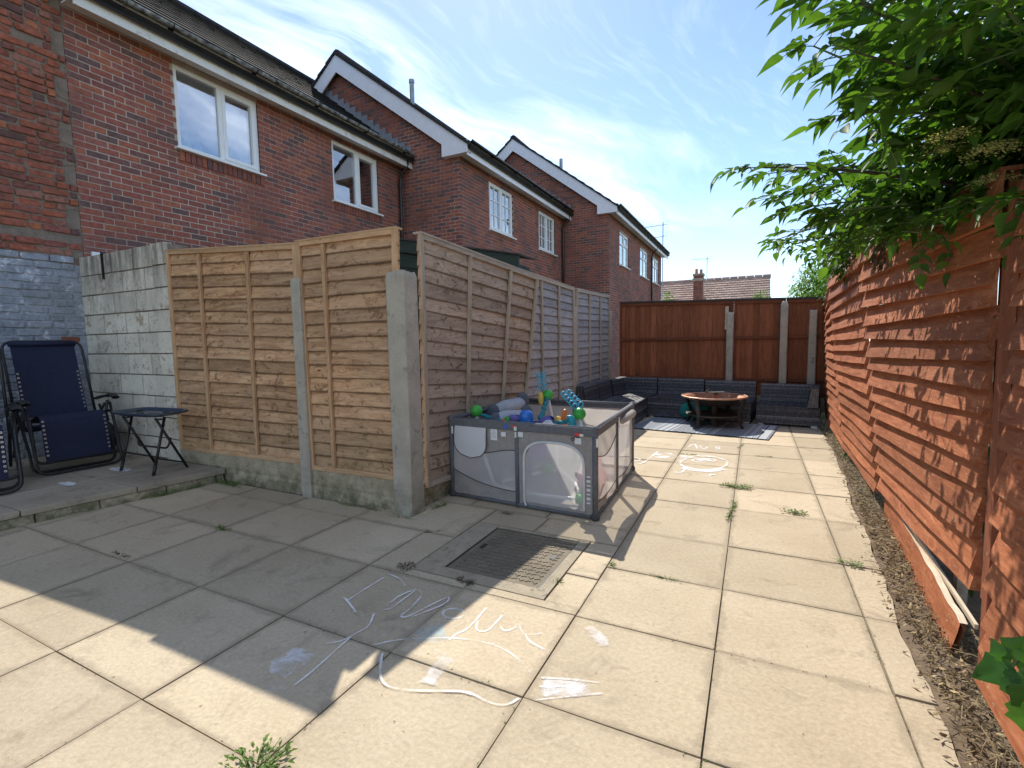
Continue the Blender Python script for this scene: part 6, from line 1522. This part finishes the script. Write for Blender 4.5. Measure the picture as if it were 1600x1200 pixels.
# ------------------------------------------------------------------ chalk drawings: thin ribbons of chalk lying on the slabs
CH = {'word':[[(-1.857,1.734),(-1.774,1.697),(-1.674,1.644)],[(-1.798,1.713),(-1.797,1.855),(-1.792,1.986)],[(-1.818,2.023),(-1.705,1.998),(-1.622,1.948)],[(-1.579,1.72),(-1.551,1.743),(-1.547,1.823),(-1.552,1.941),(-1.586,1.853),(-1.582,1.74)],[(-1.557,1.944),(-1.493,1.919),(-1.464,1.805),(-1.461,1.715),(-1.428,1.726),(-1.397,1.825),(-1.355,1.946),(-1.335,1.886),(-1.412,1.723)],[(-1.199,1.856),(-1.194,1.841),(-1.197,1.825),(-1.207,1.81),(-1.223,1.8),(-1.242,1.794),(-1.262,1.795),(-1.28,1.801),(-1.292,1.813),(-1.298,1.828),(-1.296,1.844),(-1.286,1.859),(-1.269,1.87),(-1.249,1.876),(-1.229,1.875),(-1.211,1.868),(-1.199,1.856)],[(-1.198,1.884),(-1.173,1.813)],[(-1.129,1.948),(-1.121,1.769),(-1.144,1.703),(-1.149,1.648)],[(-1.111,1.831),(-1.08,1.769),(-1.035,1.78),(-1.027,1.87),(-1.029,1.92)],[(-0.997,1.836),(-0.963,1.814),(-0.934,1.846),(-0.931,1.885),(-0.871,1.829),(-0.798,1.872)],[(-0.872,1.832),(-0.826,1.789),(-0.749,1.766)],[(-0.991,1.937),(-0.951,1.951)]],'line':[[(-1.595,1.68),(-1.544,1.583),(-1.557,1.512),(-1.55,1.428),(-1.531,1.279),(-1.526,1.164)],[(-1.627,1.401),(-1.574,1.451),(-1.562,1.491)]],'arc':[[(-1.428,1.485),(-1.348,1.564),(-1.264,1.612),(-1.151,1.668),(-1.024,1.702),(-0.913,1.698),(-0.812,1.659),(-0.745,1.61)],[(-1.357,1.468),(-1.29,1.377),(-1.238,1.332),(-1.191,1.321),(-1.102,1.341),(-0.949,1.408),(-0.887,1.418),(-0.837,1.411),(-0.783,1.413),(-0.748,1.433),(-0.728,1.474)]],'tri':[[(-0.7,1.603),(-0.597,1.642),(-0.475,1.675)],[(-0.461,1.624),(-0.567,1.558),(-0.676,1.486)],[(-0.685,1.557),(-0.584,1.608),(-0.495,1.653)]],'smear1':[[(-1.703,1.199),(-1.678,1.241),(-1.696,1.343)],[(-1.617,1.182),(-1.613,1.241),(-1.645,1.334)],[(-1.715,1.239),(-1.677,1.272)]],'smear2':[[(-1.09,1.56),(-1.085,1.459),(-1.075,1.388)],[(-1.123,1.576),(-1.116,1.487)]],'smear3':[[(-0.64,2.0),(-0.573,1.949),(-0.528,1.893)]],'teal':[[(-1.299,1.578),(-1.276,1.66),(-1.204,1.712)],[(-1.292,1.616),(-1.22,1.65),(-1.185,1.684)]],'smear5':[[(-0.828,1.471),(-0.829,1.415)],[(-1.607,1.126),(-1.535,1.128)]],'trifill':[[(-0.683,1.584),(-0.587,1.616),(-0.51,1.646)],[(-0.67,1.532),(-0.575,1.583),(-0.503,1.623)],[(-0.668,1.508),(-0.584,1.56)]],'dabs':[[(-2.322,1.795),(-2.292,1.823)],[(-2.266,1.735),(-2.22,1.77)],[(-2.206,1.722),(-2.199,1.738)],[(-1.501,2.097),(-1.487,2.092)],[(-1.437,2.025),(-1.402,2.025)],[(-1.518,1.527),(-1.505,1.527)],[(-1.465,1.522),(-1.455,1.52)],[(-1.437,1.558),(-1.426,1.56)],[(-0.805,1.953),(-0.787,1.951)],[(-0.847,1.57),(-0.837,1.588)],[(-1.569,1.553),(-1.56,1.555)],[(-1.401,1.636),(-1.388,1.636)]],'far_body':[[(-0.213,5.344),(-0.217,5.27),(-0.235,5.196),(-0.265,5.128),(-0.306,5.069),(-0.355,5.023),(-0.408,4.992),(-0.462,4.978),(-0.515,4.982),(-0.563,5.004),(-0.604,5.043),(-0.633,5.098),(-0.649,5.164),(-0.651,5.239),(-0.637,5.316),(-0.608,5.392),(-0.566,5.458),(-0.514,5.511),(-0.455,5.546),(-0.395,5.56),(-0.338,5.552),(-0.288,5.523),(-0.249,5.476),(-0.223,5.415),(-0.213,5.344)],[(-0.332,5.415),(-0.337,5.382),(-0.354,5.348),(-0.381,5.317),(-0.414,5.293),(-0.451,5.278),(-0.487,5.274),(-0.517,5.281),(-0.539,5.299),(-0.548,5.326),(-0.545,5.359),(-0.529,5.394),(-0.502,5.426),(-0.467,5.451),(-0.429,5.467),(-0.392,5.471),(-0.362,5.462),(-0.341,5.443),(-0.332,5.415)],[(-0.646,5.082),(-0.52,4.991),(-0.413,4.975),(-0.314,5.031),(-0.226,5.176)],[(-0.635,5.417),(-0.541,5.549),(-0.46,5.601),(-0.35,5.57),(-0.247,5.468)],[(-0.554,5.679),(-0.466,5.675)],[(-0.333,5.652),(-0.278,5.637)]],'far_belly':[[(-0.602,5.02),(-0.515,4.947),(-0.411,4.945),(-0.312,5.002),(-0.243,5.107)],[(-0.521,5.355),(-0.443,5.405),(-0.36,5.386)],[(-0.473,5.322),(-0.402,5.352)]],'far_legs':[[(-0.578,4.999),(-0.59,4.811),(-0.663,4.781)],[(-0.583,4.814),(-0.559,4.724)],[(-0.345,4.943),(-0.33,4.696)],[(-0.399,4.735),(-0.338,4.802),(-0.302,4.846)]],'far_ava':[[(-0.671,5.923),(-0.621,6.169),(-0.55,5.886)],[(-0.64,6.024),(-0.582,6.002)],[(-0.554,6.103),(-0.487,5.911),(-0.459,6.074)],[(-0.368,6.023),(-0.354,6.116),(-0.33,6.06),(-0.343,5.948),(-0.367,6.01)],[(-0.335,6.124),(-0.312,5.96)]],'far_left':[[(-1.24,5.651),(-1.022,5.653)],[(-0.947,5.663),(-0.977,5.277),(-1.006,5.017),(-1.096,4.929)],[(-1.197,5.418),(-1.006,5.476)],[(-1.057,5.153),(-1.057,5.118),(-1.068,5.087),(-1.088,5.07),(-1.111,5.069),(-1.133,5.086),(-1.146,5.116),(-1.148,5.152),(-1.137,5.183),(-1.116,5.202),(-1.092,5.202),(-1.07,5.184),(-1.057,5.153)],[(-1.15,5.243),(-1.101,5.245)]],'far_leftblob':[[(-0.95,5.44),(-0.872,5.511),(-0.779,5.548)],[(-0.933,5.295),(-0.849,5.367),(-0.789,5.391)],[(-0.966,4.933),(-0.909,4.99)],[(-0.941,4.879),(-0.899,4.897)],[(-0.729,5.415),(-0.68,5.399),(-0.648,5.524)],[(-0.226,5.477),(-0.16,5.469)],[(-0.201,5.25),(-0.14,5.276)],[(-0.199,5.35),(-0.163,5.348)]]}
def chalk(name, label, keys, wd, mat, group='chalk drawings on the paving', z=.0042, rep=1):
    b = MB(); den = []
    for k in keys:
        for st in CH[k]:
            P = [V((x, y, 0)) for x, y in st]
            if len(P) < 2: continue
            if len(P) > 2:
                out = []
                for i in range(len(P)-1):
                    p0 = P[max(i-1, 0)]; p1 = P[i]; p2 = P[i+1]; p3 = P[min(i+2, len(P)-1)]
                    for j in range(5):
                        t = j/5; out.append(.5*((2*p1)+(p2-p0)*t+(2*p0-5*p1+4*p2-p3)*t*t+(3*p1-p0-3*p2+p3)*t**3))
                P = out+[P[-1]]
            vs = []; ds = []; z += .00002
            for i, q in enumerate(P):
                d = (P[min(i+1, len(P)-1)]-P[max(i-1, 0)]); d = d.normalized() if d.length > 1e-6 else V((1, 0, 0)); s = V((-d.y, d.x, 0))
                w = wd*(.8+.35*mnoise.noise(V((q.x*30, q.y*30, 2)))); pr = .62+.6*mnoise.noise(V((q.x*11, q.y*11, 5))); ee = 1.0 if 0 < i < len(P)-1 else .3
                vs += [q+s*w+V((0, 0, z)), q+s*w*.35+V((0, 0, z)), q-s*w*.35+V((0, 0, z)), q-s*w+V((0, 0, z))]; ds += [-.6, pr*ee, pr*ee, -.6]
            b.add(vs, [(4*i+k, 4*i+k+1, 4*i+k+5, 4*i+k+4) for i in range(len(P)-1) for k in (0, 1, 2)]); den += ds
    o = b.build(name, mat, None, fix=False)
    o.data.attributes.new('dens', 'FLOAT', 'POINT').data.foreach_set('value', den)
    return props(o, label, 'chalk drawing', group)
chalk('chalk_writing', 'big chalk handwriting starting with a capital I across the shadow edge', ['word'], .0125, M_chalk)
chalk('chalk_line', 'long straight chalk line running down through the shadow', ['line'], .0115, M_chalk)
chalk('chalk_outline', 'large rounded chalk outline below the handwriting', ['arc'], .0115, M_chalk)
chalk('chalk_fin', 'pointed hatched chalk fin right of the rounded outline', ['tri'], .012, M_chalk)
chalk('chalk_smudge', 'faint hatched smudge inside the chalk fin', ['trifill'], .06, M_smear)
chalk('chalk_smudge', 'broad white smudge at the lower left end of the chalk line', ['smear1'], .09, M_smear)
chalk('chalk_smudge', 'upright white smudge inside the rounded chalk outline', ['smear2'], .07, M_smear)
chalk('chalk_smudge', 'slanting white smudge above the chalk fin', ['smear3'], .06, M_smear)
chalk('chalk_smudge', 'pale teal smudge just under the handwriting', ['teal'], .10, M_chalkt)
CH['s5a'] = CH['smear5'][:1]; CH['s5b'] = CH['smear5'][1:]
chalk('chalk_smudge', 'small thick white smudge on the right end of the lower outline', ['s5a'], .05, M_smear)
chalk('chalk_smudge', 'small white smudge on the sunlit slab left of the broad smudge', ['s5b'], .05, M_smear)
chalk('chalk_dabs', 'scattered dabs of chalk around the handwriting', ['dabs'], .022, M_chalk)
chalk('chalk_creature', 'round bodied chalk creature with two feet', ['far_body', 'far_legs'], .028, M_chalk)
chalk('chalk_name', 'short chalk name written above the round creature', ['far_ava'], .026, M_chalk)
chalk('chalk_fill', 'white chalk filling of the belly and eye of the creature', ['far_belly'], .11, M_chalk)
chalk('chalk_scribble', 'chalk scribbles between the playpen and the round creature', ['far_left'], .026, M_chalk)
CH['pa'] = CH['far_leftblob'][:2]+CH['far_leftblob'][4:5]; CH['pb'] = CH['far_leftblob'][2:4]; CH['pc'] = CH['far_leftblob'][5:]
chalk('chalk_scribble', 'thick chalk patch touching the left side of the round creature', ['pa'], .10, M_chalk)
chalk('chalk_scribble', 'small chalk patch beside the lower corner of the playpen', ['pb'], .085, M_smear)
chalk('chalk_scribble', 'short chalk strokes on the right side of the round creature', ['pc'], .05, M_chalk)
# dried paint spills on the patio stones
for lab, x, y, r in (('white paint splash on the patio stone in front of the recliner', -5.28, 1.96, .09), ('thin white paint spill under the folding table', -5.42, 2.42, .12)):
    b = MB(); n = 22; pts = [V((x+r*1.3*math.cos(a)*(1+.5*mnoise.noise(V((math.cos(a)*2, math.sin(a)*2, x)))), y+r*.45*math.sin(a)*(1+.5*mnoise.noise(V((math.cos(a)*2, math.sin(a)*2, y)))), PZ+.006)) for a in [6.2832*k/n for k in range(n)]]
    b.add(pts, [tuple(range(n))]); props(b.build('paint_splash', M_paint, None, fix=False), lab, 'paint stain')
